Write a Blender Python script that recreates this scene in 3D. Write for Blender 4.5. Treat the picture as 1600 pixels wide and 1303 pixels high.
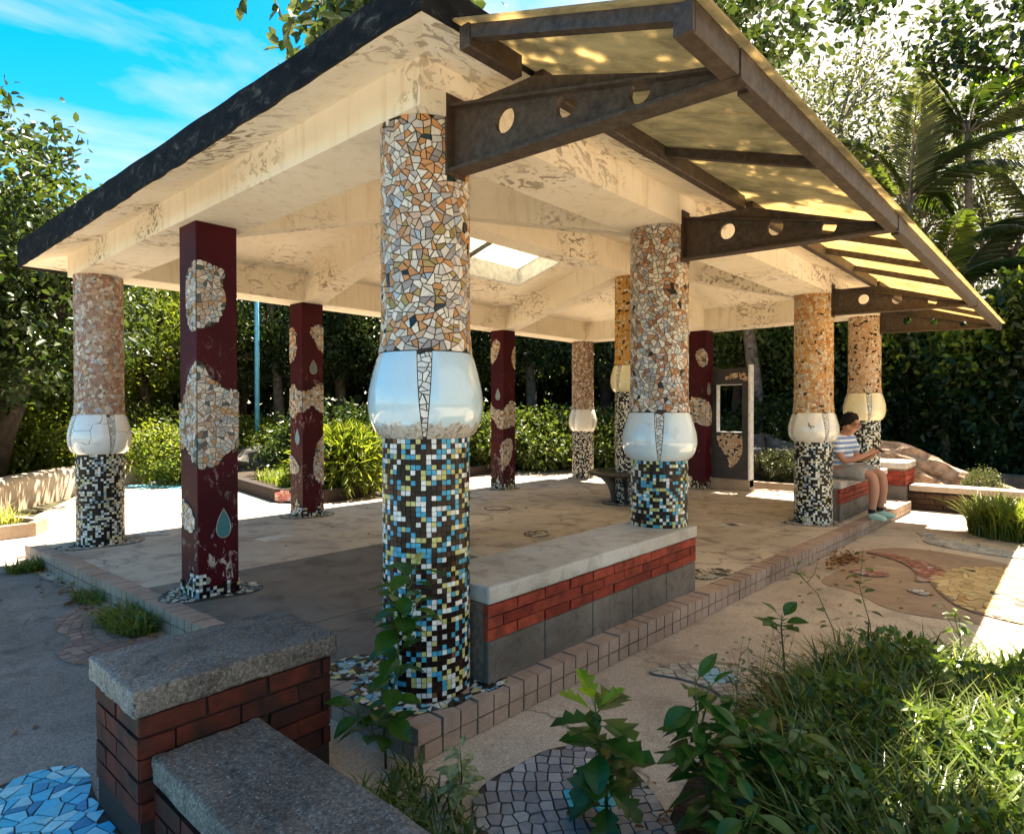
import bpy, math, random
import numpy as np
from mathutils import Vector, Matrix
random.seed(7)
NR = np.random.RandomState(11)
D = bpy.data
SC = bpy.context.scene
COL = SC.collection
for o in list(D.objects):
    D.objects.remove(o)

# ------------------------------------------------------------------ camera
cam_d = D.cameras.new("camera")
cam = D.objects.new("camera", cam_d)
COL.objects.link(cam)
SC.camera = cam
cam_d.sensor_width = 36.0
cam_d.lens = 22.5
cam_d.clip_start = 0.05
cam_d.clip_end = 600
YAW, PITCH, ROLL = map(math.radians, (41.76, -0.62, -0.09))
_f = Vector((math.cos(YAW) * math.cos(PITCH), math.sin(YAW) * math.cos(PITCH), math.sin(PITCH)))
_r = Vector((math.sin(YAW), -math.cos(YAW), 0))
_u = _r.cross(_f)
_r2 = math.cos(ROLL) * _r + math.sin(ROLL) * _u
_u2 = -math.sin(ROLL) * _r + math.cos(ROLL) * _u
_m = Matrix((_r2, _u2, -_f)).transposed().to_4x4()
_m.translation = Vector((-1.926, -2.247, 1.26))
cam.matrix_world = _m
CAM = Vector((-1.926, -2.247, 1.26))

# ------------------------------------------------------------------ sun + sky
SUN_V = Vector((0.42, 0.10, 1.0)).normalized()          # towards the sun
sun_d = D.lights.new("sun", 'SUN')
sun = D.objects.new("sun", sun_d)
COL.objects.link(sun)
sun_d.energy = 4.6
sun_d.angle = math.radians(0.5)
sun_d.color = (1.0, 0.89, 0.72)
sun.rotation_euler = SUN_V.to_track_quat('Z', 'Y').to_euler()
SC.view_settings.view_transform = 'Standard'
SC.view_settings.look = 'None'
SC.view_settings.gamma = 1.0
SC.view_settings.exposure = 3.0
SC.view_settings.use_curve_mapping = False
SC.render.engine = 'CYCLES'
SC.cycles.use_denoising = True
SC.cycles.max_bounces = 8
SC.cycles.diffuse_bounces = 5
SC.cycles.transparent_max_bounces = 12
SC.cycles.sample_clamp_indirect = 6

W = D.worlds.new("World")
SC.world = W
W.use_nodes = True
wt = W.node_tree
wt.nodes.clear()
def wn(t, **k):
    n = wt.nodes.new(t)
    for a, b in k.items():
        setattr(n, a, b)
    return n
w_out = wn('ShaderNodeOutputWorld')
w_bg = wn('ShaderNodeBackground')
w_bg.inputs['Strength'].default_value = 0.05
sky = wn('ShaderNodeTexSky', sky_type='NISHITA', sun_disc=False)
sky.sun_elevation = math.asin(SUN_V.z)
sky.sun_rotation = math.atan2(SUN_V.x, SUN_V.y)
sky.air_density = 1.0
sky.dust_density = 0.6
sky.ozone_density = 1.5
hs = wn('ShaderNodeHueSaturation')
hs.inputs['Hue'].default_value = 0.484
hs.inputs['Saturation'].default_value = 1.6
hs.inputs['Value'].default_value = 0.86
wt.links.new(sky.outputs[0], hs.inputs['Color'])
tc = wn('ShaderNodeTexCoord')
mp = wn('ShaderNodeMapping')
mp.inputs['Rotation'].default_value = (0.0, 0.5, 0.35)
mp.inputs['Scale'].default_value = (1.1, 2.6, 5.5)
nz = wn('ShaderNodeTexNoise')
nz.inputs['Scale'].default_value = 1.7
nz.inputs['Detail'].default_value = 6
nz.inputs['Roughness'].default_value = 0.55
nz.inputs['Distortion'].default_value = 0.4
cr = wn('ShaderNodeValToRGB')
cr.color_ramp.elements[0].position = 0.54
cr.color_ramp.elements[0].color = (0, 0, 0, 1)
cr.color_ramp.elements[1].position = 0.72
cr.color_ramp.elements[1].color = (1, 1, 1, 1)
wt.links.new(tc.outputs['Generated'], mp.inputs['Vector'])
wt.links.new(mp.outputs[0], nz.inputs['Vector'])
wt.links.new(nz.outputs['Fac'], cr.inputs['Fac'])
# bright cumulus bank on the sun's side of the sky (+x); unseen zenith and south part added to warm shade
nz2 = wn('ShaderNodeTexNoise')
nz2.inputs['Scale'].default_value = 3.2
nz2.inputs['Detail'].default_value = 8
wt.links.new(tc.outputs['Generated'], nz2.inputs['Vector'])
ma = wn('ShaderNodeMath', operation='MULTIPLY_ADD')
ma.inputs[1].default_value = 0.85
ma.inputs[2].default_value = -0.12
dt = wn('ShaderNodeVectorMath', operation='DOT_PRODUCT')
dt.inputs[1].default_value = (0.80, -0.50, 0.40)
wt.links.new(tc.outputs['Generated'], dt.inputs[0])
wt.links.new(dt.outputs['Value'], ma.inputs[0])
ad = wn('ShaderNodeMath', operation='ADD')
wt.links.new(ma.outputs[0], ad.inputs[0])
wt.links.new(nz2.outputs['Fac'], ad.inputs[1])
cr2 = wn('ShaderNodeValToRGB')
cr2.color_ramp.elements[0].position = 0.56
cr2.color_ramp.elements[0].color = (0, 0, 0, 1)
cr2.color_ramp.elements[1].position = 0.80
cr2.color_ramp.elements[1].color = (1, 1, 1, 1)
wt.links.new(ad.outputs[0], cr2.inputs['Fac'])
mc = wn('ShaderNodeMath', operation='MULTIPLY')
mc.inputs[1].default_value = 0.45
wt.links.new(cr.outputs[0], mc.inputs[0])
mx = wn('ShaderNodeMath', operation='MAXIMUM')
wt.links.new(mc.outputs[0], mx.inputs[0])
wt.links.new(cr2.outputs[0], mx.inputs[1])
mix = wn('ShaderNodeMixRGB')
mix.inputs['Color2'].default_value = (3.4, 3.15, 2.8, 1)
wt.links.new(mx.outputs[0], mix.inputs['Fac'])
wt.links.new(hs.outputs[0], mix.inputs['Color1'])
wt.links.new(mix.outputs[0], w_bg.inputs['Color'])
wt.links.new(w_bg.outputs[0], w_out.inputs['Surface'])

# ------------------------------------------------------------------ materials
def mat(name):
    m = D.materials.new(name)
    m.use_nodes = True
    t = m.node_tree
    t.nodes.clear()
    out = t.nodes.new('ShaderNodeOutputMaterial')
    b = t.nodes.new('ShaderNodeBsdfPrincipled')
    t.links.new(b.outputs[0], out.inputs['Surface'])
    return m, t, b, out
def N(t, typ, **k):
    n = t.nodes.new(typ)
    for a, v in k.items():
        if a.startswith('i_'):
            n.inputs[a[2:].replace('_', ' ')].default_value = v
        else:
            setattr(n, a, v)
    return n
def ramp(t, fac, stops, interp='LINEAR'):
    r = t.nodes.new('ShaderNodeValToRGB')
    r.color_ramp.interpolation = interp
    e = r.color_ramp.elements
    e[0].position, e[0].color = stops[0][0], c4(stops[0][1])
    e[1].position, e[1].color = stops[-1][0], c4(stops[-1][1])
    for p, c in stops[1:-1]:
        x = e.new(p)
        x.color = c4(c)
    t.links.new(fac, r.inputs['Fac'])
    return r.outputs[0]
def c4(c):
    if isinstance(c, (int, float)):
        return (c, c, c, 1)
    return tuple(c) + (1,) if len(c) == 3 else c
def noise(t, vec, scale, detail=5, rough=.55, dist=0):
    n = N(t, 'ShaderNodeTexNoise', i_Scale=scale, i_Detail=detail, i_Roughness=rough, i_Distortion=dist)
    t.links.new(vec, n.inputs['Vector'])
    return n.outputs['Fac']
def mixc(t, fac, a, b, mode='MIX'):
    m = t.nodes.new('ShaderNodeMixRGB')
    m.blend_type = mode
    for s, v in ((m.inputs['Fac'], fac), (m.inputs['Color1'], a), (m.inputs['Color2'], b)):
        if isinstance(v, bpy.types.NodeSocket):
            t.links.new(v, s)
        elif s.name == 'Fac':
            s.default_value = v
        else:
            s.default_value = c4(v)
    return m.outputs[0]
def bump(t, b, h, strength=.4, dist=.01):
    n = N(t, 'ShaderNodeBump', i_Strength=strength, i_Distance=dist)
    t.links.new(h, n.inputs['Height'])
    t.links.new(n.outputs[0], b.inputs['Normal'])
def objv(t):
    n = t.nodes.new('ShaderNodeTexCoord')
    g = t.nodes.new('ShaderNodeNewGeometry')
    return g.outputs['Position']
def mathn(t, op, a, b=None):
    m = N(t, 'ShaderNodeMath', operation=op)
    for i, v in enumerate((a, b)):
        if v is None:
            continue
        if isinstance(v, bpy.types.NodeSocket):
            t.links.new(v, m.inputs[i])
        else:
            m.inputs[i].default_value = v
    return m.outputs[0]
def scaled(t, v, s):
    m = N(t, 'ShaderNodeMapping')
    m.inputs['Scale'].default_value = s
    t.links.new(v, m.inputs['Vector'])
    return m.outputs[0]

def simple(name, col, rough=.6, nscale=None, amt=.25, bmp=0, spec=.5, metal=0, bscale=None):
    m, t, b, o = mat(name)
    b.inputs['Roughness'].default_value = rough
    b.inputs['Specular IOR Level'].default_value = spec
    b.inputs['Metallic'].default_value = metal
    if nscale:
        v = objv(t)
        n = noise(t, v, nscale, 6, .6)
        c = ramp(t, n, [(.3, [x * (1 - amt) for x in col]), (.7, [min(1, x * (1 + amt)) for x in col])])
        t.links.new(c, b.inputs['Base Color'])
        if bmp:
            bump(t, b, noise(t, v, bscale or nscale * 6, 4), bmp)
    else:
        b.inputs['Base Color'].default_value = c4(col)
    return m

def attr_mat(name, rough=.25, spec=.5, coat=0, nz_amt=.12):
    m, t, b, o = mat(name)
    a = N(t, 'ShaderNodeAttribute', attribute_name='col')
    v = objv(t)
    n = noise(t, v, 60, 3)
    c = mixc(t, 1.0, a.outputs['Color'], ramp(t, n, [(.3, 1 - nz_amt * 2), (.7, 1.0)]), 'MULTIPLY')
    t.links.new(c, b.inputs['Base Color'])
    b.inputs['Roughness'].default_value = rough
    b.inputs['Specular IOR Level'].default_value = spec
    b.inputs['Coat Weight'].default_value = coat
    b.inputs['Coat Roughness'].default_value = .08
    return m
M = {}
M['tile'] = attr_mat('ceramic_tile', .32, .25, .05)
M['tile_matte'] = attr_mat('stone_tile', .55, .3)
M['floor_tile'] = attr_mat('floor_mosaic_tile', .42, .4)
M['grout'] = simple('dark_grout', (.035, .026, .02), .9, 30, .4)
M['grout_tan'] = simple('tan_grout', (.26, .17, .09), .9, 30, .3)
M['grout_light'] = simple('light_grout', (.42, .36, .28), .9, 30, .3)

def plaster():
    m, t, b, o = mat('peeling_plaster')
    v = objv(t)
    big = noise(t, v, 1.3, 4, .6)
    base = ramp(t, big, [(.25, (.74, .64, .49)), (.55, (.84, .76, .62)), (.8, (.88, .82, .70))])
    # vertical rain streaks
    st = noise(t, scaled(t, v, (9, 9, 1.2)), 1.6, 6, .65)
    base = mixc(t, mathn(t, 'MULTIPLY', ramp(t, st, [(.52, 0), (.75, 1)]), .45), base, (.50, .38, .16))
    # peeled flakes: stretched warped noise, thresholded, and only in some zones
    zone = ramp(t, noise(t, v, .8, 2, .5), [(.50, 0), (.61, 1)])
    fl = noise(t, scaled(t, v, (1.0, 1.5, 1.9)), 6.0, 6, .60, 1.9)
    flm = ramp(t, fl, [(.555, 0), (.575, 1)])
    pe = mathn(t, 'MULTIPLY', zone, flm)
    base = mixc(t, mathn(t, 'MULTIPLY', pe, .85), base, ramp(t, noise(t, v, 22, 4), [(.35, (.17, .12, .075)), (.65, (.38, .30, .2))]))
    edge = mathn(t, 'MULTIPLY', zone, ramp(t, fl, [(.545, 0), (.562, 1), (.575, 0)]))
    base = mixc(t, mathn(t, 'MULTIPLY', edge, .55), base, (.22, .15, .08))
    sp = ramp(t, noise(t, v, 45, 3, .7), [(.66, 0), (.72, 1)])
    base = mixc(t, mathn(t, 'MULTIPLY', sp, .35), base, (.25, .18, .09))
    t.links.new(base, b.inputs['Base Color'])
    b.inputs['Roughness'].default_value = .85
    b.inputs['Specular IOR Level'].default_value = .2
    h = mathn(t, 'SUBTRACT', mathn(t, 'MULTIPLY', noise(t, v, 35, 4), .25), pe)
    bump(t, b, h, .5, .006)
    return m
M['plaster'] = plaster()

def weathered_black():
    m, t, b, o = mat('blackened_concrete')
    v = objv(t)
    n = noise(t, scaled(t, v, (1, 1, 2)), 9, 8, .7, .6)
    c = ramp(t, n, [(.35, (.003, .003, .003)), (.56, (.014, .013, .012)), (.66, (.07, .065, .055)), (.78, (.22, .19, .15))])
    t.links.new(c, b.inputs['Base Color'])
    b.inputs['Roughness'].default_value = .8
    b.inputs['Specular IOR Level'].default_value = .12
    bump(t, b, n, .8, .02)
    return m
M['fascia'] = weathered_black()

def floor_mat(name, a, bcol, c_, dark, scale=1.0, agg=140, aggamt=.25, stain=.75, crack=0):
    m, t, b, o = mat(name)
    v = objv(t)
    n1 = noise(t, v, .55 * scale, 6, .6, .5)
    n2 = noise(t, v, 3.2 * scale, 6, .65, .8)
    base = ramp(t, n1, [(.3, a), (.5, bcol), (.72, c_)])
    base = mixc(t, mathn(t, 'MULTIPLY', ramp(t, n2, [(.5, 0), (.72, 1)]), stain), base, dark)
    n3 = noise(t, scaled(t, v, (1, 2.4, 1)), 6.5, 7, .7, 2.2)
    base = mixc(t, mathn(t, 'MULTIPLY', ramp(t, n3, [(.60, 0), (.66, 1)]), .30), base, dark)
    n4 = noise(t, v, agg, 3, .7)
    sp = ramp(t, n4, [(.3, 1 - aggamt), (.7, 1 + aggamt)])
    base = mixc(t, 1.0, base, sp, 'MULTIPLY')
    n5 = noise(t, scaled(t, v, (1, .8, 1)), agg * 1.7, 4, .8, .5)
    base = mixc(t, mathn(t, 'MULTIPLY', ramp(t, n5, [(.56, 0), (.70, 1)]), aggamt), base, [min(1, x * 2.0) for x in c_])
    base = mixc(t, mathn(t, 'MULTIPLY', ramp(t, n5, [(.30, 1), (.42, 0)]), aggamt), base, [x * .3 for x in a])
    if crack:
        vo = N(t, 'ShaderNodeTexVoronoi', feature='DISTANCE_TO_EDGE', i_Scale=crack)
        wob = N(t, 'ShaderNodeTexNoise', i_Scale=3.0, i_Detail=6.0)
        t.links.new(v, wob.inputs['Vector'])
        sc = N(t, 'ShaderNodeVectorMath', operation='SCALE'); sc.inputs['Scale'].default_value = .55
        t.links.new(wob.outputs['Color'], sc.inputs[0])
        va = N(t, 'ShaderNodeVectorMath', operation='ADD')
        t.links.new(v, va.inputs[0]); t.links.new(sc.outputs[0], va.inputs[1]); t.links.new(va.outputs[0], vo.inputs['Vector'])
        cm = mathn(t, 'MULTIPLY', ramp(t, vo.outputs['Distance'], [(.001, 1), (.006, 0)]), ramp(t, n1, [(.42, 0), (.55, .8)]))
        base = mixc(t, cm, base, [x * .5 for x in dark])
    t.links.new(base, b.inputs['Base Color'])
    rr = ramp(t, n2, [(.3, .55), (.7, .85)])
    t.links.new(rr, b.inputs['Roughness'])
    b.inputs['Specular IOR Level'].default_value = .35
    bump(t, b, mathn(t, 'ADD', n4, mathn(t, 'MULTIPLY', n2, .6)), .25, .004)
    return m
M['floor'] = floor_mat('worn_concrete_floor', (.28, .235, .18), (.41, .35, .275), (.52, .45, .36), (.10, .075, .055), 1.0, 160, .14, .75, .45)
M['floor_dark'] = floor_mat('dark_concrete_floor', (.09, .075, .062), (.14, .118, .098), (.20, .17, .14), (.04, .03, .024), 1.0, 160, .24, .75, .5)  # darker tone for the near left floor panels
M['pave'] = floor_mat('brown_wash_pavement', (.29, .23, .172), (.39, .32, .245), (.49, .41, .32), (.17, .13, .095), 1.0, 110, .38, .55, .4)
M['pave_dark'] = floor_mat('darker_painted_pavement', (.20, .135, .088), (.26, .18, .12), (.32, .23, .155), (.12, .08, .052), 1.2, 110, .3, .4)
M['grey_pave'] = floor_mat('grey_wash_pavement', (.095, .088, .08), (.15, .14, .128), (.23, .215, .195), (.045, .038, .032), 1.1, 100, .6, .6, .5)
M['cap'] = floor_mat('granular_cap_concrete', (.050, .045, .040), (.105, .095, .085), (.21, .20, .185), (.018, .014, .011), 2.6, 75, .75, .8)
M['bench_cap'] = floor_mat('painted_bench_concrete', (.28, .25, .20), (.42, .39, .34), (.55, .53, .49), (.16, .12, .08), 2.0, 120, .1, .6)
M['block'] = floor_mat('grey_granite_block', (.060, .051, .042), (.105, .09, .075), (.165, .143, .118), (.03, .024, .018), 2.5, 190, .35, .5)
M['pink'] = floor_mat('pink_granite_tile', (.21, .145, .105), (.31, .22, .165), (.41, .30, .23), (.15, .09, .06), 2.5, 200, .35, .3)
M['soil'] = simple('dark_soil', (.035, .026, .018), .95, 8, .5, .8, .2)
M['ground'] = simple('leafy_ground', (.05, .045, .022), .95, 2, .5, .6, .2, 0, 14)
M['wallstone'] = floor_mat('tan_garden_wall', (.26, .19, .13), (.36, .28, .2), (.46, .37, .28), (.14, .1, .07), 1.5, 60, .2, .4)

def brick(name, a, b_, grime=.35):
    m, t, b, o = mat(name)
    v = objv(t)
    oi = t.nodes.new('ShaderNodeObjectInfo')
    base = mixc(t, oi.outputs['Random'], a, b_)
    n = noise(t, v, 24, 6, .7)
    base = mixc(t, 1.0, base, ramp(t, n, [(.25, .45), (.5, .95), (.75, 1.25)]), 'MULTIPLY')
    base = mixc(t, mathn(t, 'MULTIPLY', ramp(t, noise(t, v, 7, 5, .6), [(.46, 0), (.66, 1)]), grime), base, (.014, .009, .007))
    t.links.new(base, b.inputs['Base Color'])
    b.inputs['Roughness'].default_value = .8
    b.inputs['Specular IOR Level'].default_value = .25
    bump(t, b, noise(t, v, 90, 4, .7), .5, .003)
    return m
M['brick'] = brick('red_brick', (.20, .026, .014), (.33, .055, .027), .5)
M['brick_old'] = brick('sooty_brick', (.030, .008, .005), (.10, .018, .009), .95)
M['brick_brown'] = brick('dark_brown_brick', (.045, .024, .012), (.075, .035, .018), .6)  # plain dark brown tone for the far low wall
M['mortar'] = simple('mortar', (.20, .13, .09), .95, 40, .4, .4)
M['mortar_dark'] = simple('dark_mortar', (.018, .010, .007), .95, 40, .4, .4)

def steel():
    m, t, b, o = mat('rusty_painted_steel')
    v = objv(t)
    n = noise(t, v, 26, 8, .75)
    base = ramp(t, n, [(.30, (.012, .006, .003)), (.47, (.045, .031, .021)), (.62, (.075, .056, .041)), (.75, (.030, .013, .006))])
    r = ramp(t, noise(t, v, 2.2, 5, .6), [(.48, 0), (.68, 1)])
    base = mixc(t, mathn(t, 'MULTIPLY', r, .6), base, (.065, .032, .013))
    t.links.new(base, b.inputs['Base Color'])
    b.inputs['Roughness'].default_value = .62
    b.inputs['Specular IOR Level'].default_value = .4
    bump(t, b, n, .3, .002)
    return m
M['steel'] = steel()
M['steel_blue'] = simple('blue_primed_steel', (.006, .022, .030), .5, 20, .5)

def polycarb(name, col, transp, tcol):
    m, t, b, o = mat(name)
    v = objv(t)
    n = noise(t, scaled(t, v, (1, .5, 1)), 8, 8, .72, .6)
    c = mixc(t, ramp(t, n, [(.40, 0), (.68, 1)]), col, [x * .45 for x in col])
    tr = t.nodes.new('ShaderNodeBsdfTranslucent')
    t.links.new(c, tr.inputs['Color'])
    df = t.nodes.new('ShaderNodeBsdfDiffuse')
    t.links.new(c, df.inputs['Color'])
    m1 = t.nodes.new('ShaderNodeMixShader')
    m1.inputs['Fac'].default_value = .28
    t.links.new(tr.outputs[0], m1.inputs[1])
    t.links.new(df.outputs[0], m1.inputs[2])
    tp = t.nodes.new('ShaderNodeBsdfTransparent')
    tp.inputs['Color'].default_value = c4(tcol)
    m2 = t.nodes.new('ShaderNodeMixShader')
    m2.inputs['Fac'].default_value = transp
    t.links.new(m1.outputs[0], m2.inputs[1])
    t.links.new(tp.outputs[0], m2.inputs[2])
    t.nodes.remove(b)
    t.links.new(m2.outputs[0], o.inputs['Surface'])
    return m
M['poly'] = polycarb('yellowed_polycarbonate', (.68, .54, .31), .10, (.95, .85, .6))
M['skyglass'] = polycarb('milky_skylight_sheet', (.80, .76, .62), .10, (1, 1, .95))

def maroon():
    m, t, b, o = mat('chipped_maroon_paint')
    v = objv(t)
    n = noise(t, scaled(t, v, (1, 1, .55)), 17, 7, .68, 1.2)
    zone = ramp(t, noise(t, v, 2.3, 3), [(.46, 0), (.60, 1)])
    low = N(t, 'ShaderNodeMapRange')
    sp = t.nodes.new('ShaderNodeSeparateXYZ')
    t.links.new(v, sp.inputs[0])
    t.links.new(sp.outputs['Z'], low.inputs['Value'])
    low.inputs['From Min'].default_value = 1.9
    low.inputs['From Max'].default_value = .5
    z2 = mathn(t, 'MULTIPLY', zone, low.outputs[0])
    chip = mathn(t, 'MULTIPLY', z2, ramp(t, n, [(.565, 0), (.59, 1)]))
    base = ramp(t, noise(t, v, 3, 4), [(.3, (.032, .0012, .0045)), (.7, (.060, .0022, .008))])
    base = mixc(t, chip, base, (.45, .36, .32))
    t.links.new(base, b.inputs['Base Color'])
    b.inputs['Roughness'].default_value = .55
    b.inputs['Specular IOR Level'].default_value = .18
    bump(t, b, mathn(t, 'SUBTRACT', mathn(t, 'MULTIPLY', noise(t, v, 50, 3), .2), chip), .4, .003)
    return m
M['maroon'] = maroon()

def glaze(name, col, dirt=(.30, .24, .16), crack=.55, rim=None):
    m, t, b, o = mat(name)
    v = objv(t)
    n = noise(t, v, 6, 5, .6, .8)
    base = mixc(t, mathn(t, 'MULTIPLY', ramp(t, n, [(.60, 0), (.72, 1)]), .35), col, dirt)
    vo = N(t, 'ShaderNodeTexVoronoi', feature='DISTANCE_TO_EDGE', i_Scale=3.4)
    vv = t.nodes.new('ShaderNodeVectorMath')
    t.links.new(v, vv.inputs[0])
    nn = N(t, 'ShaderNodeTexNoise', i_Scale=5.0)
    t.links.new(v, nn.inputs['Vector'])
    sc = N(t, 'ShaderNodeVectorMath', operation='SCALE')
    sc.inputs['Scale'].default_value = .22
    t.links.new(nn.outputs['Color'], sc.inputs[0])
    t.links.new(sc.outputs[0], vv.inputs[1])
    t.links.new(vv.outputs[0], vo.inputs['Vector'])
    base = mixc(t, mathn(t, 'MULTIPLY', ramp(t, vo.outputs['Distance'], [(.004, 1), (.010, 0)]), crack), base, (.06, .05, .04))
    if rim:
        sp = t.nodes.new('ShaderNodeSeparateXYZ'); t.links.new(v, sp.inputs[0])
        nr = noise(t, v, 11, 5, .65, 1.5)
        hgt = mathn(t, 'ADD', sp.outputs['Z'], mathn(t, 'MULTIPLY', nr, -.11))
        m_ = N(t, 'ShaderNodeMapRange'); t.links.new(hgt, m_.inputs['Value'])
        m_.inputs['From Min'].default_value = rim - .002; m_.inputs['From Max'].default_value = rim - .008
        base = mixc(t, m_.outputs[0], base, ramp(t, noise(t, v, 26, 6, .7, 2), [(.38, (.22, .18, .14)), (.5, (.50, .46, .40)), (.7, (.66, .62, .56))]))
    t.links.new(base, b.inputs['Base Color'])
    b.inputs['Roughness'].default_value = .16
    b.inputs['Specular IOR Level'].default_value = .5
    b.inputs['Coat Weight'].default_value = .85
    b.inputs['Coat Roughness'].default_value = .04
    bump(t, b, noise(t, v, 9, 3), .12, .01)
    return m
M['glaze_white'] = glaze('white_glaze', (.62, .70, .72), (.45, .38, .28), .06)  # white glaze; a little reflected sky blue mixed into the base colour
M['glaze_sky'] = glaze('sky_tinted_glaze', (.52, .66, .71), (.40, .36, .28), .05, 1.150)  # white glaze with the blue of the reflected sky put into its colour
M['glaze_crack'] = glaze('cracked_white_glaze', (.74, .75, .73), (.35, .28, .2), .8)
M['glaze_grey'] = glaze('greyish_glaze', (.70, .68, .61), (.4, .32, .22), .25)
M['glaze_cream'] = glaze('cream_glaze', (.74, .66, .42), (.40, .30, .14), .15)

def leafm(name, a, b_, trans=.45, gloss=.4, tcol=None):
    m, t, b, o = mat(name)
    g = t.nodes.new('ShaderNodeNewGeometry')
    c = mixc(t, g.outputs['Random Per Island'], a, b_)
    t.links.new(c, b.inputs['Base Color'])
    b.inputs['Roughness'].default_value = gloss
    b.inputs['Specular IOR Level'].default_value = .32
    tr = t.nodes.new('ShaderNodeBsdfTranslucent')
    ct = mixc(t, 1.0, c, tcol or (1.75, 1.75, .75), 'MULTIPLY')
    t.links.new(ct, tr.inputs['Color'])
    ms = t.nodes.new('ShaderNodeMixShader')
    ms.inputs['Fac'].default_value = trans
    t.links.new(b.outputs[0], ms.inputs[1])
    t.links.new(tr.outputs[0], ms.inputs[2])
    t.links.new(ms.outputs[0], o.inputs['Surface'])
    return m
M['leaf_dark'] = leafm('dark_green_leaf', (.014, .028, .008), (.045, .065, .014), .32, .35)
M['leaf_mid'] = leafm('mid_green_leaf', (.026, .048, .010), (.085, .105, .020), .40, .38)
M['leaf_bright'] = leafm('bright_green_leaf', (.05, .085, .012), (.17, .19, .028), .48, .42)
M['leaf_silver'] = leafm('pale_dusty_leaf', (.04, .055, .022), (.12, .125, .055), .28, .45)
M['leaf_grass'] = leafm('grass_blade', (.05, .09, .012), (.18, .20, .04), .45, .35)
M['leaf_bed'] = leafm('bed_grass_blade', (.022, .045, .007), (.15, .19, .045), .36, .26)
M['leaf_hedge_top'] = leafm('sun_brightened_hedge_leaf', (.10, .15, .015), (.26, .30, .045), .55, .4)
M['leaf_straw'] = leafm('pale_straw_blade', (.16, .17, .05), (.36, .35, .13), .45, .5)
M['leaf_weed'] = leafm('foreground_weed_leaf', (.028, .055, .008), (.12, .17, .035), .38, .30)
M['leaf_big'] = leafm('broad_glossy_leaf', (.020, .060, .008), (.040, .10, .012), .30, .28)
M['leaf_young'] = leafm('young_lime_leaf', (.14, .24, .015), (.22, .32, .03), .55, .35)
M['leaf_pale'] = leafm('variegated_pale_leaf', (.14, .17, .07), (.30, .32, .16), .4, .4)
M['leaf_dead'] = leafm('dry_brown_leaf', (.13, .06, .02), (.32, .17, .06), .3, .6, (1.3, 1.1, .6))
M['bark'] = simple('tree_bark', (.055, .040, .028), .9, 9, .5, .9, .2)
M['bark_pale'] = simple('pale_bark', (.16, .12, .09), .9, 9, .5, .9, .2)
M['drift'] = simple('weathered_log', (.36, .24, .16), .85, 7, .6, 1.0, .2, 0, 20)
M['rock'] = simple('grey_rock', (.07, .065, .058), .9, 4, .5, 1.0, .2)
M['blue_paint'] = simple('light_blue_paint', (.12, .42, .62), .5, 12, .15)
M['slate'] = simple('slate_grey_paint', (.035, .031, .031), .6, 5, .35, .2)
M['white_paint'] = simple('flaking_white_paint', (.62, .62, .62), .5, 14, .25, .3)
M['dark_wood'] = simple('dark_varnished_seat', (.022, .017, .014), .3, 8, .4)
M['skin'] = simple('skin', (.40, .19, .115), .55)
M['hair'] = simple('black_hair', (.006, .005, .004), .75, spec=.2)
M['shorts'] = simple('grey_shorts', (.30, .28, .25), .85, 30, .15)
M['shoe'] = simple('mint_shoe', (.36, .55, .45), .6)
M['sock'] = simple('black_sock', (.012, .012, .014), .9)
M['phone'] = simple('dark_phone', (.02, .02, .022), .2)
M['lens'] = simple('dark_spectacle_rim', (.02, .015, .012), .2)
M['blue_flat'] = simple('painted_blue_pavement', (.13, .36, .50), .6, 3, .25)
M['dark_mark'] = simple('dark_scribble', (.06, .035, .03), .6)
M['shoe_sole'] = simple('pale_shoe_sole', (.62, .64, .58), .7)
def shirt():
    m, t, b, o = mat('striped_shirt')
    v = objv(t)
    s = t.nodes.new('ShaderNodeSeparateXYZ')
    t.links.new(v, s.inputs[0])
    w = mathn(t, 'SINE', mathn(t, 'MULTIPLY', s.outputs['Z'], 110))
    c = ramp(t, mathn(t, 'MULTIPLY_ADD', w, .5), [(.45, (.66, .68, .72)), (.62, (.14, .24, .46))])
    t.links.new(c, b.inputs['Base Color'])
    b.inputs['Roughness'].default_value = .85
    return m
M['shirt'] = shirt()

# ------------------------------------------------------------------ mesh helpers
def link(o, parent=None):
    COL.objects.link(o)
    if parent is not None:
        o.parent = parent
    return o
def tag(o, label=None, cat=None, group=None, kind=None):
    if label: o['label'] = label
    if cat: o['category'] = cat
    if group: o['group'] = group
    if kind: o['kind'] = kind
    return o
def empty(name, loc=(0, 0, 0), rz=0, parent=None):
    o = D.objects.new(name, None)
    o.empty_display_size = .1
    o.location = loc
    o.rotation_euler = (0, 0, rz)
    return link(o, parent)

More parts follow.
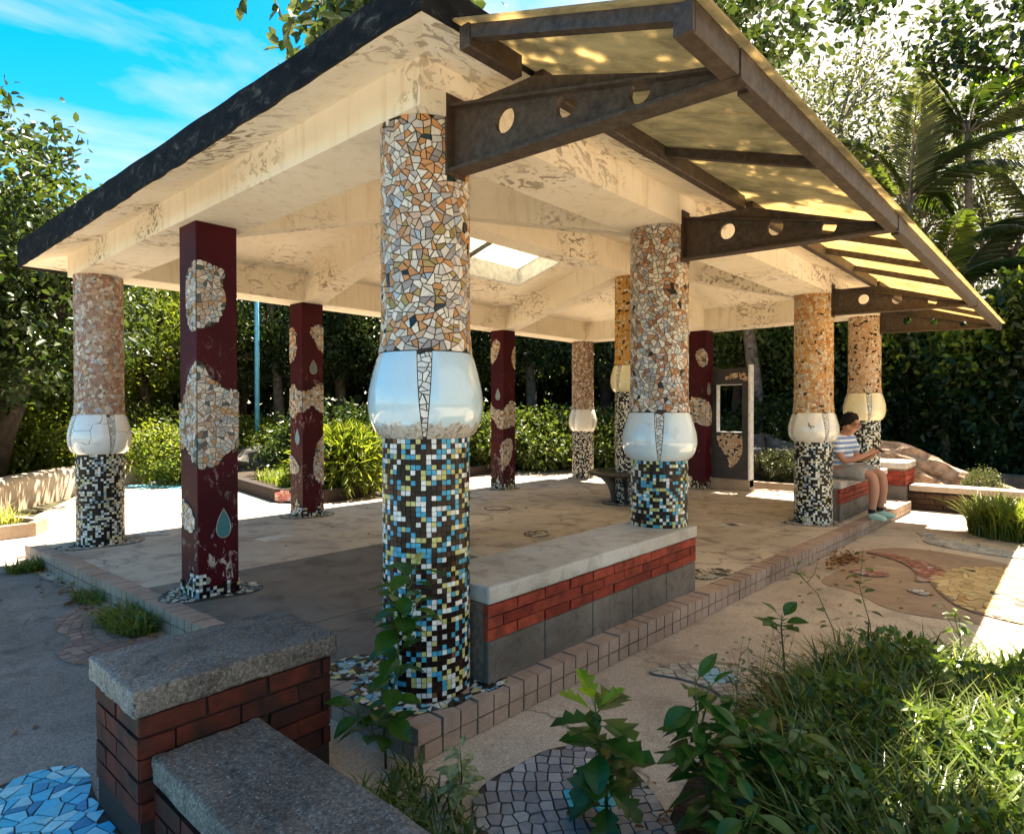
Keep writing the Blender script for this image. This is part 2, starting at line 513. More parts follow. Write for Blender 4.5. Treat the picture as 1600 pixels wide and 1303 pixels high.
class MB:
    """collects polygons; build() links them as one mesh object"""
    def __init__(s):
        s.v, s.f, s.c, s.sm = [], [], [], []
        s.has_c = False
    def face(s, pts, col=None, smooth=False):
        n = len(s.v)
        s.v.extend(tuple(p) for p in pts)
        s.f.append(tuple(range(n, n + len(pts))))
        s.c.append(col)
        s.sm.append(smooth)
        if col is not None: s.has_c = True
    def box(s, lo, hi, mtx=None, col=None):
        x0, y0, z0 = lo
        x1, y1, z1 = hi
        p = [Vector(q) for q in ((x0, y0, z0), (x1, y0, z0), (x1, y1, z0), (x0, y1, z0), (x0, y0, z1), (x1, y0, z1), (x1, y1, z1), (x0, y1, z1))]
        if mtx is not None: p = [mtx @ q for q in p]
        n = len(s.v)
        s.v.extend(tuple(q) for q in p)
        for f in ((0, 3, 2, 1), (4, 5, 6, 7), (0, 1, 5, 4), (1, 2, 6, 5), (2, 3, 7, 6), (3, 0, 4, 7)):
            s.f.append(tuple(n + i for i in f))
            s.c.append(col)
            s.sm.append(False)
        if col is not None: s.has_c = True
    def hexa(s, p):
        n = len(s.v)
        s.v.extend(tuple(q) for q in p)
        for f in ((0, 3, 2, 1), (4, 5, 6, 7), (0, 1, 5, 4), (1, 2, 6, 5), (2, 3, 7, 6), (3, 0, 4, 7)):
            s.f.append(tuple(n + i for i in f)); s.c.append(None); s.sm.append(False)
    def prism(s, poly, z0, z1, col=None, smooth=False, bottom=True):
        n = len(s.v); k = len(poly)
        z0f = z0 if callable(z0) else (lambda x, y: z0)
        z1f = z1 if callable(z1) else (lambda x, y: z1)
        s.v.extend((x, y, z0f(x, y)) for x, y in poly)
        s.v.extend((x, y, z1f(x, y)) for x, y in poly)
        if bottom:
            s.f.append(tuple(range(n + k - 1, n - 1, -1))); s.c.append(col); s.sm.append(False)
        s.f.append(tuple(range(n + k, n + 2 * k))); s.c.append(col); s.sm.append(False)
        for i in range(k):
            j = (i + 1) % k
            s.f.append((n + i, n + j, n + k + j, n + k + i)); s.c.append(col); s.sm.append(smooth)
        if col is not None: s.has_c = True
    def tube(s, pts, radii, seg=8, cap=True, smooth=True, col=None):
        pts = [Vector(p) for p in pts]
        rings = []
        up = Vector((0, 0, 1))
        prev = None
        for i, p in enumerate(pts):
            d = (pts[min(i + 1, len(pts) - 1)] - pts[max(i - 1, 0)])
            d.normalize()
            a = prev if prev is not None else (up.cross(d) if abs(d.z) < .95 else Vector((1, 0, 0)))
            a = (a - a.dot(d) * d)
            if a.length < 1e-6: a = Vector((1, 0, 0)) - Vector((1, 0, 0)).dot(d) * d
            a.normalize(); prev = a
            b = d.cross(a)
            n = len(s.v)
            r = radii[i] if hasattr(radii, '__len__') else radii
            for k in range(seg):
                t = 2 * math.pi * k / seg
                s.v.append(tuple(p + r * (math.cos(t) * a + math.sin(t) * b)))
            rings.append(n)
        for i in range(len(rings) - 1):
            for k in range(seg):
                k2 = (k + 1) % seg
                s.f.append((rings[i] + k, rings[i] + k2, rings[i + 1] + k2, rings[i + 1] + k)); s.c.append(col); s.sm.append(smooth)
        if cap:
            s.f.append(tuple(rings[0] + k for k in range(seg - 1, -1, -1))); s.c.append(col); s.sm.append(False)
            s.f.append(tuple(rings[-1] + k for k in range(seg))); s.c.append(col); s.sm.append(False)
    def lathe(s, prof, cx=0, cy=0, seg=48, a0=0, a1=2 * math.pi, smooth=True, cap=True):
        full = abs(a1 - a0 - 2 * math.pi) < 1e-6
        m = seg if full else seg + 1
        base = len(s.v)
        for r, z in prof:
            for k in range(m):
                t = a0 + (a1 - a0) * k / seg
                s.v.append((cx + r * math.cos(t), cy + r * math.sin(t), z))
        for i in range(len(prof) - 1):
            for k in range(seg):
                k2 = (k + 1) % m if full else k + 1
                s.f.append((base + i * m + k, base + i * m + k2, base + (i + 1) * m + k2, base + (i + 1) * m + k)); s.c.append(None); s.sm.append(smooth)
        if full and cap:
            s.f.append(tuple(base + k for k in range(m - 1, -1, -1))); s.c.append(None); s.sm.append(False)
            e = base + (len(prof) - 1) * m
            s.f.append(tuple(e + k for k in range(m))); s.c.append(None); s.sm.append(False)
    def mesh(s, name, material):
        me = D.meshes.new(name)
        me.from_pydata(s.v, [], s.f)
        if material: me.materials.append(material)
        if any(s.sm):
            me.polygons.foreach_set('use_smooth', s.sm)
        if s.has_c:
            at = me.color_attributes.new('col', 'FLOAT_COLOR', 'CORNER')
            buf = []
            for f, c in zip(s.f, s.c):
                c = c or (.5, .5, .5)
                buf.extend((c[0], c[1], c[2], 1.0) * len(f))
            at.data.foreach_set('color', buf)
        me.update()
        return me
    def build(s, name, material, parent=None, loc=None):
        o = D.objects.new(name, s.mesh(name, material))
        if loc: o.location = loc
        return link(o, parent)

def obj(name, me, parent=None, loc=(0, 0, 0), rz=0):
    o = D.objects.new(name, me)
    o.location = loc
    o.rotation_euler = (0, 0, rz)
    return link(o, parent)
def bevel(o, w=.006, seg=1):
    m = o.modifiers.new('bevel', 'BEVEL')
    m.width = w
    m.segments = seg
    m.limit_method = 'ANGLE'
    return o
def copy_tree(o, parent=None):
    c = o.copy()
    COL.objects.link(c)
    c.parent = parent
    for ch in o.children:
        copy_tree(ch, c)
    return c

def rough_edges(o, amt, scale=3, level=2):
    """subdivide + displace so that a concrete piece has an uneven outline"""
    s = o.modifiers.new('sub', 'SUBSURF'); s.subdivision_type = 'SIMPLE'; s.levels = s.render_levels = level
    t = D.textures.new('rough', 'CLOUDS'); t.noise_scale = 1.0 / scale; t.noise_depth = 3
    d = o.modifiers.new('disp', 'DISPLACE'); d.texture = t; d.strength = amt; d.mid_level = .5; d.texture_coords = 'GLOBAL'
    return o

# ------------------------------------------------------------------ mosaic cells
def clip(poly, mx_, my_, nx, ny, off):
    out = []
    k = len(poly)
    for i in range(k):
        ax, ay = poly[i]
        bx, by = poly[(i + 1) % k]
        da = (ax - mx_) * nx + (ay - my_) * ny + off
        db = (bx - mx_) * nx + (by - my_) * ny + off
        if da <= 0: out.append((ax, ay))
        if (da < 0 < db) or (db < 0 < da):
            t = da / (da - db)
            out.append((ax + (bx - ax) * t, ay + (by - ay) * t))
    return out
def cells(u0, u1, v0, v1, s, gap, rnd, jit=.42, periodic=False, asp=1.0, mask=None, split=True, stagger=.3):
    """broken-tile pieces: Voronoi cells cut again by straight breaks, grout gap cut away"""
    big = 1.75 if split else 1.0
    nu = max(2, int(round((u1 - u0) / (s * asp * big))))
    nv = max(2, int(round((v1 - v0) / (s * big))))
    du, dv = (u1 - u0) / nu, (v1 - v0) / nv
    seeds = {}
    for j in range(-2, nv + 2):
        for i in range(nu):
            seeds[(i, j)] = (u0 + (i + .5 + (stagger if j % 2 else 0) + rnd.uniform(-jit, jit)) * du, v0 + (j + .5 + rnd.uniform(-jit, jit)) * dv)
    res = []
    def area(p):
        return abs(sum(p[i][0] * p[(i + 1) % len(p)][1] - p[(i + 1) % len(p)][0] * p[i][1] for i in range(len(p)))) / 2
    def breakup(p, depth=0):
        a = area(p)
        if not split or depth > 4 or a < s * s * asp * rnd.uniform(.75, 1.9):
            res.append(p)
            return
        cx = sum(q[0] for q in p) / len(p); cy = sum(q[1] for q in p) / len(p)
        sxx = sum((q[0] - cx) ** 2 for q in p); syy = sum((q[1] - cy) ** 2 for q in p); sxy = sum((q[0] - cx) * (q[1] - cy) for q in p)
        th = .5 * math.atan2(2 * sxy, sxx - syy) + rnd.gauss(0, .45)
        nx, ny = math.cos(th), math.sin(th)
        o = rnd.uniform(-.16, .16) * math.sqrt(a)
        for sg in (1, -1):
            q = clip(p, cx + nx * o, cy + ny * o, nx * sg, ny * sg, gap / 2)
            if len(q) >= 3 and area(q) > s * s * .05: breakup(q, depth + 1)
    for j in range(nv):
        for i in range(nu):
            cx, cy = seeds[(i, j)]
            poly = [(cx - 2 * du, cy - 2 * dv), (cx + 2 * du, cy - 2 * dv), (cx + 2 * du, cy + 2 * dv), (cx - 2 * du, cy + 2 * dv)]
            for dj in (-2, -1, 0, 1, 2):
                for di in (-2, -1, 0, 1, 2):
                    if di == 0 and dj == 0: continue
                    ii = i + di
                    sh = 0
                    if periodic:
                        if ii < 0: ii += nu; sh = -(u1 - u0)
                        elif ii >= nu: ii -= nu; sh = u1 - u0
                    q = seeds.get((ii, j + dj))
                    if q is None: continue
                    qx, qy = q[0] + sh, q[1]
                    nx, ny = qx - cx, qy - cy
                    L = math.hypot(nx, ny)
                    if L < 1e-6: continue
                    nx /= L; ny /= L
                    poly = clip(poly, (cx + qx) / 2, (cy + qy) / 2, nx, ny, gap / 2)
                    if len(poly) < 3: break
                if len(poly) < 3: break
            if len(poly) < 3: continue
            if not periodic:
                poly = clip(poly, u1, 0, 1, 0, gap / 2)
                if len(poly) >= 3: poly = clip(poly, u0, 0, -1, 0, gap / 2)
            if len(poly) >= 3: poly = clip(poly, 0, v1, 0, 1, gap / 2)
            if len(poly) >= 3: poly = clip(poly, 0, v0, 0, -1, gap / 2)
            if len(poly) < 3: continue
            breakup(poly)
    fin = []
    for p in res:
        pp = [p[0]]
        for q in p[1:]:
            if math.hypot(q[0] - pp[-1][0], q[1] - pp[-1][1]) > s * .10: pp.append(q)
        if len(pp) > 2 and math.hypot(pp[0][0] - pp[-1][0], pp[0][1] - pp[-1][1]) < s * .10: pp.pop()
        if len(pp) < 3: continue
        if mask:
            cx = sum(q[0] for q in pp) / len(pp); cy = sum(q[1] for q in pp) / len(pp)
            if not mask(cx, cy): continue
            # corners that stick out of the outline are nipped back to it
            out = []
            for q in pp:
                if not mask(*q):
                    lo, hi = 0.0, 1.0
                    for _ in range(7):
                        m_ = (lo + hi) / 2
                        if mask(cx + (q[0] - cx) * m_, cy + (q[1] - cy) * m_): lo = m_
                        else: hi = m_
                    q = (cx + (q[0] - cx) * lo, cy + (q[1] - cy) * lo)
                out.append(q)
            pp = out
            if area(pp) < s * s * .06: continue
        fin.append(pp)
    return fin
def in_poly(poly):
    def f(x, y):
        c = False
        k = len(poly)
        j = k - 1
        for i in range(k):
            xi, yi = poly[i]; xj, yj = poly[j]
            if (yi > y) != (yj > y) and x < (xj - xi) * (y - yi) / (yj - yi) + xi: c = not c
            j = i
        return c
    return f
def smooth_poly(pts, it=2):
    for _ in range(it):
        q = []
        for i in range(len(pts)):
            a, b = pts[i], pts[(i + 1) % len(pts)]
            q.append((a[0] * .75 + b[0] * .25, a[1] * .75 + b[1] * .25))
            q.append((a[0] * .25 + b[0] * .75, a[1] * .25 + b[1] * .75))
        pts = q
    return pts
def piece(mb, poly, mapf, h, col, rnd, tilt=.08, base=-.002):
    cx = sum(p[0] for p in poly) / len(poly); cy = sum(p[1] for p in poly) / len(poly)
    tx, ty = rnd.uniform(-tilt, tilt), rnd.uniform(-tilt, tilt)
    top = [mapf(p[0], p[1], h + tx * (p[0] - cx) + ty * (p[1] - cy)) for p in poly]
    bot = [mapf(p[0], p[1], base) for p in poly]
    n = len(mb.v); k = len(poly)
    mb.v.extend(top); mb.v.extend(bot)
    mb.f.append(tuple(range(n, n + k))); mb.c.append(col); mb.sm.append(False)
    for i in range(k):
        j = (i + 1) % k
        mb.f.append((n + k + i, n + k + j, n + j, n + i)); mb.c.append(col); mb.sm.append(False)
    mb.has_c = True
def pick(rnd, pal):
    r = rnd.random() * sum(w for w, _ in pal)
    for w, c in pal:
        r -= w
        if r <= 0: break
    k = rnd.uniform(.85, 1.12)
    return tuple(min(.9, x * k) for x in c)
def mosaic(polys, mapf, h, pal, rnd, parent, name, material, limit=0, key=None, tilt=.08, stuffname=None, colf=None):
    """the largest `limit` pieces become parts of their own, the rest one joined part"""
    order = sorted(polys, key=key) if (limit and key) else polys
    rest = MB()
    for i, p in enumerate(order):
        cx = sum(q[0] for q in p) / len(p); cy = sum(q[1] for q in p) / len(p)
        c = colf(cx, cy) if colf else pick(rnd, pal)
        if c is None: c = pick(rnd, pal)
        hh = h * rnd.uniform(.75, 1.25)
        if i < limit:
            mb = MB(); piece(mb, p, mapf, hh, c, rnd, tilt); mb.build(name, material, parent)
        else:
            piece(rest, p, mapf, hh, c, rnd, tilt)
    if rest.f:
        o = rest.build(stuffname or (name + '_field'), material, parent)
        o['kind'] = 'stuff'
    return

PAL_A = [(34, (.76, .67, .55)), (13, (.34, .29, .26)), (11, (.52, .46, .41)), (22, (.58, .27, .10)), (12, (.62, .42, .28)), (6, (.42, .30, .10)), (4, (.45, .52, .58)), (2, (.02, .035, .04))]
PAL_B = [(32, (.72, .64, .53)), (18, (.38, .33, .29)), (14, (.44, .22, .10)), (12, (.52, .40, .26)), (10, (.42, .46, .50)), (8, (.30, .14, .07)), (6, (.62, .40, .30)), (2, (.02, .02, .02))]
PAL_C = [(30, (.60, .32, .10)), (26, (.62, .46, .28)), (16, (.66, .58, .46)), (12, (.45, .20, .07)), (8, (.50, .46, .40)), (3, (.05, .03, .02))]
PAL_D = [(34, (.60, .42, .27)), (24, (.66, .56, .44)), (18, (.50, .30, .16)), (12, (.02, .015, .01)), (12, (.56, .36, .22))]
PAL_E = [(30, (.40, .22, .16)), (26, (.52, .38, .28)), (18, (.66, .60, .52)), (12, (.30, .18, .12)), (8, (.40, .45, .50)), (6, (.55, .33, .18))]
PAL_F = [(40, (.30, .17, .10)), (25, (.46, .36, .28)), (20, (.62, .56, .48)), (15, (.16, .08, .05))]
PAL_G = [(50, (.62, .32, .06)), (22, (.60, .42, .20)), (10, (.66, .56, .40)), (12, (.04, .02, .01)), (6, (.45, .18, .03))]
PAL_P = [(34, (.66, .60, .52)), (16, (.45, .42, .38)), (16, (.58, .42, .30)), (14, (.50, .28, .12)), (8, (.30, .16, .10)), (6, (.10, .13, .12)), (6, (.42, .48, .48))]
SQ_A = [(45, (.012, .005, .004)), (6, (.035, .010, .005)), (18, (.82, .80, .74)), (15, (.62, .56, .20)), (16, (.07, .36, .52)), (1, (.2, .08, .04))]
SQ_B = [(52, (.010, .006, .005)), (24, (.80, .77, .70)), (12, (.62, .58, .30)), (8, (.26, .36, .42)), (6, (.40, .36, .30))]
SQ_C = [(52, (.010, .007, .006)), (30, (.78, .72, .62)), (9, (.46, .43, .28)), (5, (.25, .30, .34)), (6, (.36, .32, .26))]

def facing_key(cx, cy, R, mapf):
    """pieces that show largest from the side the picture was taken come first"""
    def k(p):
        a = 0
        for i in range(len(p)):
            j = (i + 1) % len(p)
            a += p[i][0] * p[j][1] - p[j][0] * p[i][1]
        a = abs(a) / 2
        u = sum(q[0] for q in p) / len(p); v = sum(q[1] for q in p) / len(p)
        P = Vector(mapf(u, v, 0)); P2 = Vector(mapf(u, v, .01))
        n = (P2 - P).normalized()
        d = CAM - P
        return -a * max(0.0, n.dot(d.normalized())) / d.length_squared
    return k

# ================================================================== SETTING
GZ = -0.14
g = MB()
g.face([(-150, -150, GZ - .03), (200, -150, GZ - .03), (200, 200, GZ - .03), (-150, 200, GZ - .03)])
tag(g.build('ground', M['ground']), kind='structure')

g = MB()   # wide pavement all round the pavilion (brownish exposed wash)
g.prism([(-6, -9), (13, -9), (13, 8.2), (9.2, 8.2), (8.6, 9.6), (6, 14), (3.4, 13.6), (1.2, 10.2), (-.4, 7), (-6, 6.6)], GZ - .026, GZ)
tag(g.build('pavement', M['pave']), kind='structure')
g = MB()   # grey washed path on the left
g.prism(smooth_poly([(-6, -6), (-.95, -6), (-.95, 0), (-.42, .6), (-.5, 4.2), (-.75, 5.45), (-1.6, 5.55), (-6, 5.3)], 1), GZ, GZ + .004)
tag(g.build('grey_path', M['grey_pave']), kind='structure')
g = MB()   # darker painted puddle shape
puddle = smooth_poly([(4.9, -.52), (5.6, -.85), (5.5, -1.5), (4.9, -2.6), (3.2, -2.6), (3.2, -1.75), (3.1, -1.25), (3.5, -.95), (3.55, -.62), (4.1, -.68), (4.35, -.5)], 3)
g.prism(puddle, GZ, GZ + .004)
tag(g.build('painted_pavement', M['pave_dark']), kind='structure')

# platform ---------------------------------------------------------------
PL = [(-.30, -.30), (8.22, -.50), (8.32, 5.25), (-.50, 5.18)]
plat = empty('platform')
tag(plat, kind='structure')
mb = MB()
def inset_poly(P, d):
    c = (sum(p[0] for p in P) / len(P), sum(p[1] for p in P) / len(P))
    out = []
    k = len(P)
    for i in range(k):
        a, b, c2 = P[i - 1], P[i], P[(i + 1) % k]
        def nrm(p, q):
            dx, dy = q[0] - p[0], q[1] - p[1]
            L = math.hypot(dx, dy)
            return -dy / L, dx / L
        n1, n2 = nrm(a, b), nrm(b, c2)
        den = 1 + n1[0] * n2[0] + n1[1] * n2[1]
        out.append((b[0] + d * (n1[0] + n2[0]) / den, b[1] + d * (n1[1] + n2[1]) / den))
    return out
core = inset_poly(PL, .035)
mb.prism(core, GZ - .02, -.070)
mb.build('foundation', M['mortar_dark'], plat)
inn = inset_poly(PL, .132)
def lerp(a, b, t): return (a[0] + (b[0] - a[0]) * t, a[1] + (b[1] - a[1]) * t)
def quad_in(x0, x1, y0, y1):
    """panel edges follow the slightly skewed kerb lines"""
    def fy(x, y):
        lo = inn[0][1] + (inn[1][1] - inn[0][1]) * (x - inn[0][0]) / (inn[1][0] - inn[0][0])
        hi = inn[3][1] + (inn[2][1] - inn[3][1]) * (x - inn[3][0]) / (inn[2][0] - inn[3][0])
        return lo if y is None else (hi if y == 99 else y)
    def fx(x, y):
        lo = inn[0][0] + (inn[3][0] - inn[0][0]) * (y - inn[0][1]) / (inn[3][1] - inn[0][1])
        hi = inn[1][0] + (inn[2][0] - inn[1][0]) * (y - inn[1][1]) / (inn[2][1] - inn[1][1])
        return lo if x is None else (hi if x == 99 else x)
    out = []
    for x, y in ((x0, y0), (x1, y0), (x1, y1), (x0, y1)):
        yy = fy(0 if x is None else (8 if x == 99 else x), y); xx = fx(x, yy)
        out.append((xx, yy))
    return out
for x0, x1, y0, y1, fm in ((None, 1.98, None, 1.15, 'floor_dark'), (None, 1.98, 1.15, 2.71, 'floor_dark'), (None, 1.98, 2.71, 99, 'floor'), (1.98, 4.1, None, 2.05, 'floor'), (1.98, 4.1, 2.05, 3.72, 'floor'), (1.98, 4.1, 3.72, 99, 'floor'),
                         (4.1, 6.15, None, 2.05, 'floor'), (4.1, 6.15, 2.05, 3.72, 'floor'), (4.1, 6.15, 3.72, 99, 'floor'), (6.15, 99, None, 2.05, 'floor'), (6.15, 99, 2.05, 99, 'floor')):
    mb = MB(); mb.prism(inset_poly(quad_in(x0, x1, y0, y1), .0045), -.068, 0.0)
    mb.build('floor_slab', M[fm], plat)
mb = MB(); mb.box((-.300, -.272, -.136), (-.27, -.205, -.073)); mb.build('riser_tile', M['pink'], plat)
mb = MB(); mb.box((-.301, -.298, -.066), (-.18, -.205, .0015)); mb.build('kerb_tile', M['pink'], plat)
mb = MB(); mb.box((-.269, -.3005, -.136), (-.178, -.27, -.073)); mb.build('riser_tile', M['pink'], plat)
# kerb tiles: top course wraps the edge, a lower course on the riser
kv = []
for k in range(4):
    mb = MB(); w = .089
    mb.box((-w / 2, -.0, -.066), (w / 2, .128, .002 + .0015 * k))
    kv.append(mb.mesh('kerb_tile', M['pink']))
kl = []
for k in range(3):
    mb = MB(); mb.box((-.0445, .001 + .001 * k, -.136), (.0445, .03, -.073)); kl.append(mb.mesh('riser_tile', M['pink']))
def kerb(a, b, n, inward, first=0):
    ax, ay = a; bx, by = b
    ang = math.atan2(by - ay, bx - ax)
    L = math.hypot(bx - ax, by - ay)
    for i in range(n):
        t = (i + .5) / n
        x, y = ax + (bx - ax) * t, ay + (by - ay) * t
        rz = ang if inward > 0 else ang + math.pi
        for me, nm in ((kv[random.randrange(4)], 'kerb_tile'), (kl[random.randrange(3)], 'riser_tile')):
            o = obj(nm, me, plat, (x, y, random.uniform(-.0015, .0015)), rz + random.uniform(-.012, .012))
            o.scale = ((L / n) / .0985, 1, 1)
kerb((PL[0][0] + .125, PL[0][1] - .003), (8.22, -.50), 85, 1)
kerb((PL[3][0], PL[3][1]), (PL[0][0], PL[0][1] + .10), 54, 1)
mb = MB()      # far kerbs, mostly out of sight
mb.box((-.36, 5.065, -.13), (8.3, 5.19, .002)); mb.box((8.20, -.35, -.13), (8.30, 5.05, .002))
mb.build('kerb', M['pink'], plat)

# ================================================================== PAVILION
pav = empty('pavilion', (0, 0, 0))
tag(pav, 'open concrete pavilion with mosaic columns, hipped roof and translucent side canopy', 'pavilion')
X1, X2, X3, Y1 = 2.16, 5.64, 7.86, 4.72
YM = 2.36
EX0, EX1, EY0, EY1 = -.50, 8.36, -.56, 5.27
ZE, ZR, TH = 2.625, 3.45, .105
RX0, RX1 = X1, X2
def under(x, y):
    """underside height of the hipped slab"""
    a = ZE + (ZR - ZE) * (x - EX0) / (RX0 - EX0)
    b = ZE + (ZR - ZE) * (EX1 - x) / (EX1 - RX1)
    c = ZE + (ZR - ZE) * (y - EY0) / (YM - EY0)
    d = ZE + (ZR - ZE) * (EY1 - y) / (EY1 - YM)
    return min(a, b, c, d, ZR)
# slab built from four planes; far plane has the skylight opening
SK = (2.75, 5.02, 2.95, 3.83)
mb = MB()
def both(pts):
    p = [(x, y, under(x, y)) for x, y in pts]
    mb.face(list(reversed(p)))
    mb.face([(x, y, z + TH) for x, y, z in p])
c00, c10, c11, c01 = (EX0, EY0), (EX1, EY0), (EX1, EY1), (EX0, EY1)
h, gg = (RX0, YM), (RX1, YM)
both([c00, c10, gg, h]); both([c10, c11, gg]); both([c01, c00, h])
# far plane c11,c01,h,g split round the skylight
s0, s1, s2, s3 = SK
def hipx(y, left):
    t = (EY1 - y) / (EY1 - YM)
    return EX0 + (RX0 - EX0) * t if left else EX1 + (RX1 - EX1) * t
both([c11, c01, (hipx(s3, True), s3), (hipx(s3, False), s3)])
both([(hipx(s2, False), s2), (hipx(s2, True), s2), h, gg])
both([(s0, s3), (hipx(s3, True), s3), (hipx(s2, True), s2), (s0, s2)])
both([(hipx(s3, False), s3), (s1, s3), (s1, s2), (hipx(s2, False), s2)])
for a, b in (((s0, s2), (s1, s2)), ((s1, s2), (s1, s3)), ((s1, s3), (s0, s3)), ((s0, s3), (s0, s2))):
    mb.face([(a[0], a[1], under(*a)), (b[0], b[1], under(*b)), (b[0], b[1], under(*b) + TH), (a[0], a[1], under(*a) + TH)])
roof = mb.build('roof', M['plaster'], pav)
# fascia: blackened edge strip 3 mm proud, broken up along its length
mb = MB()
FTC = [2.745, 2.775, 2.81, 2.85]        # the old slab edge is not quite level
fo = [(EX0 - .014, EY0 - .014), (EX1 + .014, EY0 - .014), (EX1 + .014, EY1 + .014), (EX0 - .014, EY1 + .014)]
fi = [(EX0 + .06, EY0 + .06), (EX1 - .06, EY0 + .06), (EX1 - .06, EY1 - .06), (EX0 + .06, EY1 - .06)]
rndf = random.Random(4)
for i in range(4):
    a, b = fo[i], fo[(i + 1) % 4]; a2, b2 = fi[i], fi[(i + 1) % 4]
    n = 40
    zb_ = [ZE - .010 - rndf.uniform(0, .012) for _ in range(n + 1)]; zt_ = [FTC[i] + (FTC[(i + 1) % 4] - FTC[i]) * w / n + rndf.uniform(-.005, .005) for w in range(n + 1)]
    zb_[0] = zb_[-1] = ZE - .014; zt_[0], zt_[-1] = FTC[i], FTC[(i + 1) % 4]
    for k in range(n):
        p, q, p2_, q2_ = lerp(a, b, k / n), lerp(a, b, (k + 1) / n), lerp(a2, b2, k / n), lerp(a2, b2, (k + 1) / n)
        za, zb2, zc, zd = zb_[k], zb_[k + 1], zt_[k], zt_[k + 1]
        mb.face([p + (za,), q + (zb2,), q + (zd,), p + (zc,)])
        mb.face([p + (zc,), q + (zd,), q2_ + (zd,), p2_ + (zc,)])
        mb.face([p2_ + (ZE + .03,), q2_ + (ZE + .03,), q + (zb2,), p + (za,)])
        mb.face([p2_ + (zc,), q2_ + (zd,), q2_ + (ZE + .10,), p2_ + (ZE + .10,)])
mb.build('fascia', M['fascia'], pav)
# skylight: lining frame, two glazing sheets, a mullion
sky_l = empty('skylight', (0, 0, 0), 0, pav)
def su(x, y, dz): return (x, y, under(x, y) + dz)
mb = MB()
fw = .05
for (xa, xb, ya, yb) in ((s0 + .002, s1 - .002, s2 + .002, s2 + fw), (s0 + .002, s1 - .002, s3 - fw, s3 - .002), (s0 + .002, s0 + fw, s2 + fw + .002, s3 - fw - .002), (s1 - fw, s1 - .002, s2 + fw + .002, s3 - fw - .002)):
    mb.hexa([su(xa, ya, .0), su(xb, ya, .0), su(xb, yb, .0), su(xa, yb, .0), su(xa, ya, .28), su(xb, ya, .28), su(xb, yb, .28), su(xa, yb, .28)])
mb.build('frame', M['white_paint'], sky_l)
sm_ = (s0 + s1) / 2 + .05
for xa, xb in ((s0 + fw + .002, sm_ - .02), (sm_ + .02, s1 - fw - .002)):
    mb = MB(); ya, yb = s2 + fw + .002, s3 - fw - .002
    mb.hexa([su(xa, ya, .22), su(xb, ya, .22), su(xb, yb, .22), su(xa, yb, .22), su(xa, ya, .23), su(xb, ya, .23), su(xb, yb, .23), su(xa, yb, .23)])
    mb.build('glazing', M['skyglass'], sky_l)
mb = MB(); xa, xb, ya, yb = sm_ - .018, sm_ + .018, s2 + fw + .002, s3 - fw - .002
mb.hexa([su(xa, ya, .18), su(xb, ya, .18), su(xb, yb, .18), su(xa, yb, .18), su(xa, ya, .25), su(xb, ya, .25), su(xb, yb, .25), su(xa, yb, .25)])
mb.build('mullion', M['slate'], sky_l)

# perimeter beams ---------------------------------------------------------
BZ = 2.52
BW = .2
def beam(x0, x1, y0, y1, z0):
    """a beam reaching up into the slab; sliced so its top follows the slope"""
    mb = MB()
    n = 12
    lx = (x1 - x0) > (y1 - y0)
    for i in range(n):
        if lx:
            a, b = x0 + (x1 - x0) * i / n, x0 + (x1 - x0) * (i + 1) / n
            q = [(a, y0), (b, y0), (b, y1), (a, y1)]
        else:
            a, b = y0 + (y1 - y0) * i / n, y0 + (y1 - y0) * (i + 1) / n
            q = [(x0, a), (x1, a), (x1, b), (x0, b)]
        p = [(x, y, z0) for x, y in q] + [(x, y, under(x, y) + .05) for x, y in q]
        k = len(mb.v); mb.v.extend(p)
        fs = [(0, 3, 2, 1), (0, 1, 5, 4), (2, 3, 7, 6)] if lx else [(0, 3, 2, 1), (1, 2, 6, 5), (3, 0, 4, 7)]
        if lx:
            if i == 0: fs.append((3, 0, 4, 7))
            if i == n - 1: fs.append((1, 2, 6, 5))
        else:
            if i == 0: fs.append((0, 1, 5, 4))
            if i == n - 1: fs.append((2, 3, 7, 6))
        for f in fs: mb.f.append(tuple(k + w for w in f)); mb.c.append(None); mb.sm.append(False)
    return mb.build('beam', M['plaster'], pav)
beam(-BW, BW, -BW, Y1 + BW, BZ)
beam(X3 - BW, X3 + BW, -BW, Y1 + BW, BZ)
beam(BW + .001, X3 - BW - .001, -BW + .002, BW, BZ + .002)
beam(BW + .001, X3 - BW - .001, Y1 - BW, Y1 + BW - .002, BZ + .002)
NZ = 3.07
def rafter(ax, ay, bx, by, w=.13, z0=BZ + .004, z1=NZ):
    d = Vector((bx - ax, by - ay, 0)); L = d.length; d.normalize()
    s = Vector((-d.y, d.x, 0)) * w
    mb = MB()
    p = []
    A, B = Vector((ax, ay, 0)), Vector((bx, by, 0))
    low = [A - s, B - s, B + s, A + s]
    zl = [z0, z1, z1, z0]
    p = [(q.x, q.y, z) for q, z in zip(low, zl)] + [(q.x, q.y, under(q.x, q.y) + .06) for q in low]
    mb.hexa(p)
    mb.build('rafter', M['plaster'], pav)
rafter(X1, BW, X1, YM - .15); rafter(X1, Y1 - BW, X1, YM + .15); rafter(BW, YM, X1 - .15, YM)
rafter(X2, BW, X2, YM - .15); rafter(X2, Y1 - BW, X2, YM + .15); rafter(X3 - BW, YM, X2 + .15, YM)
mb = MB(); mb.box((X1 - .149, YM - .149, NZ - .02), (X2 + .149, YM + .149, ZR + .05))
mb.build('ridge_beam', M['plaster'], pav)

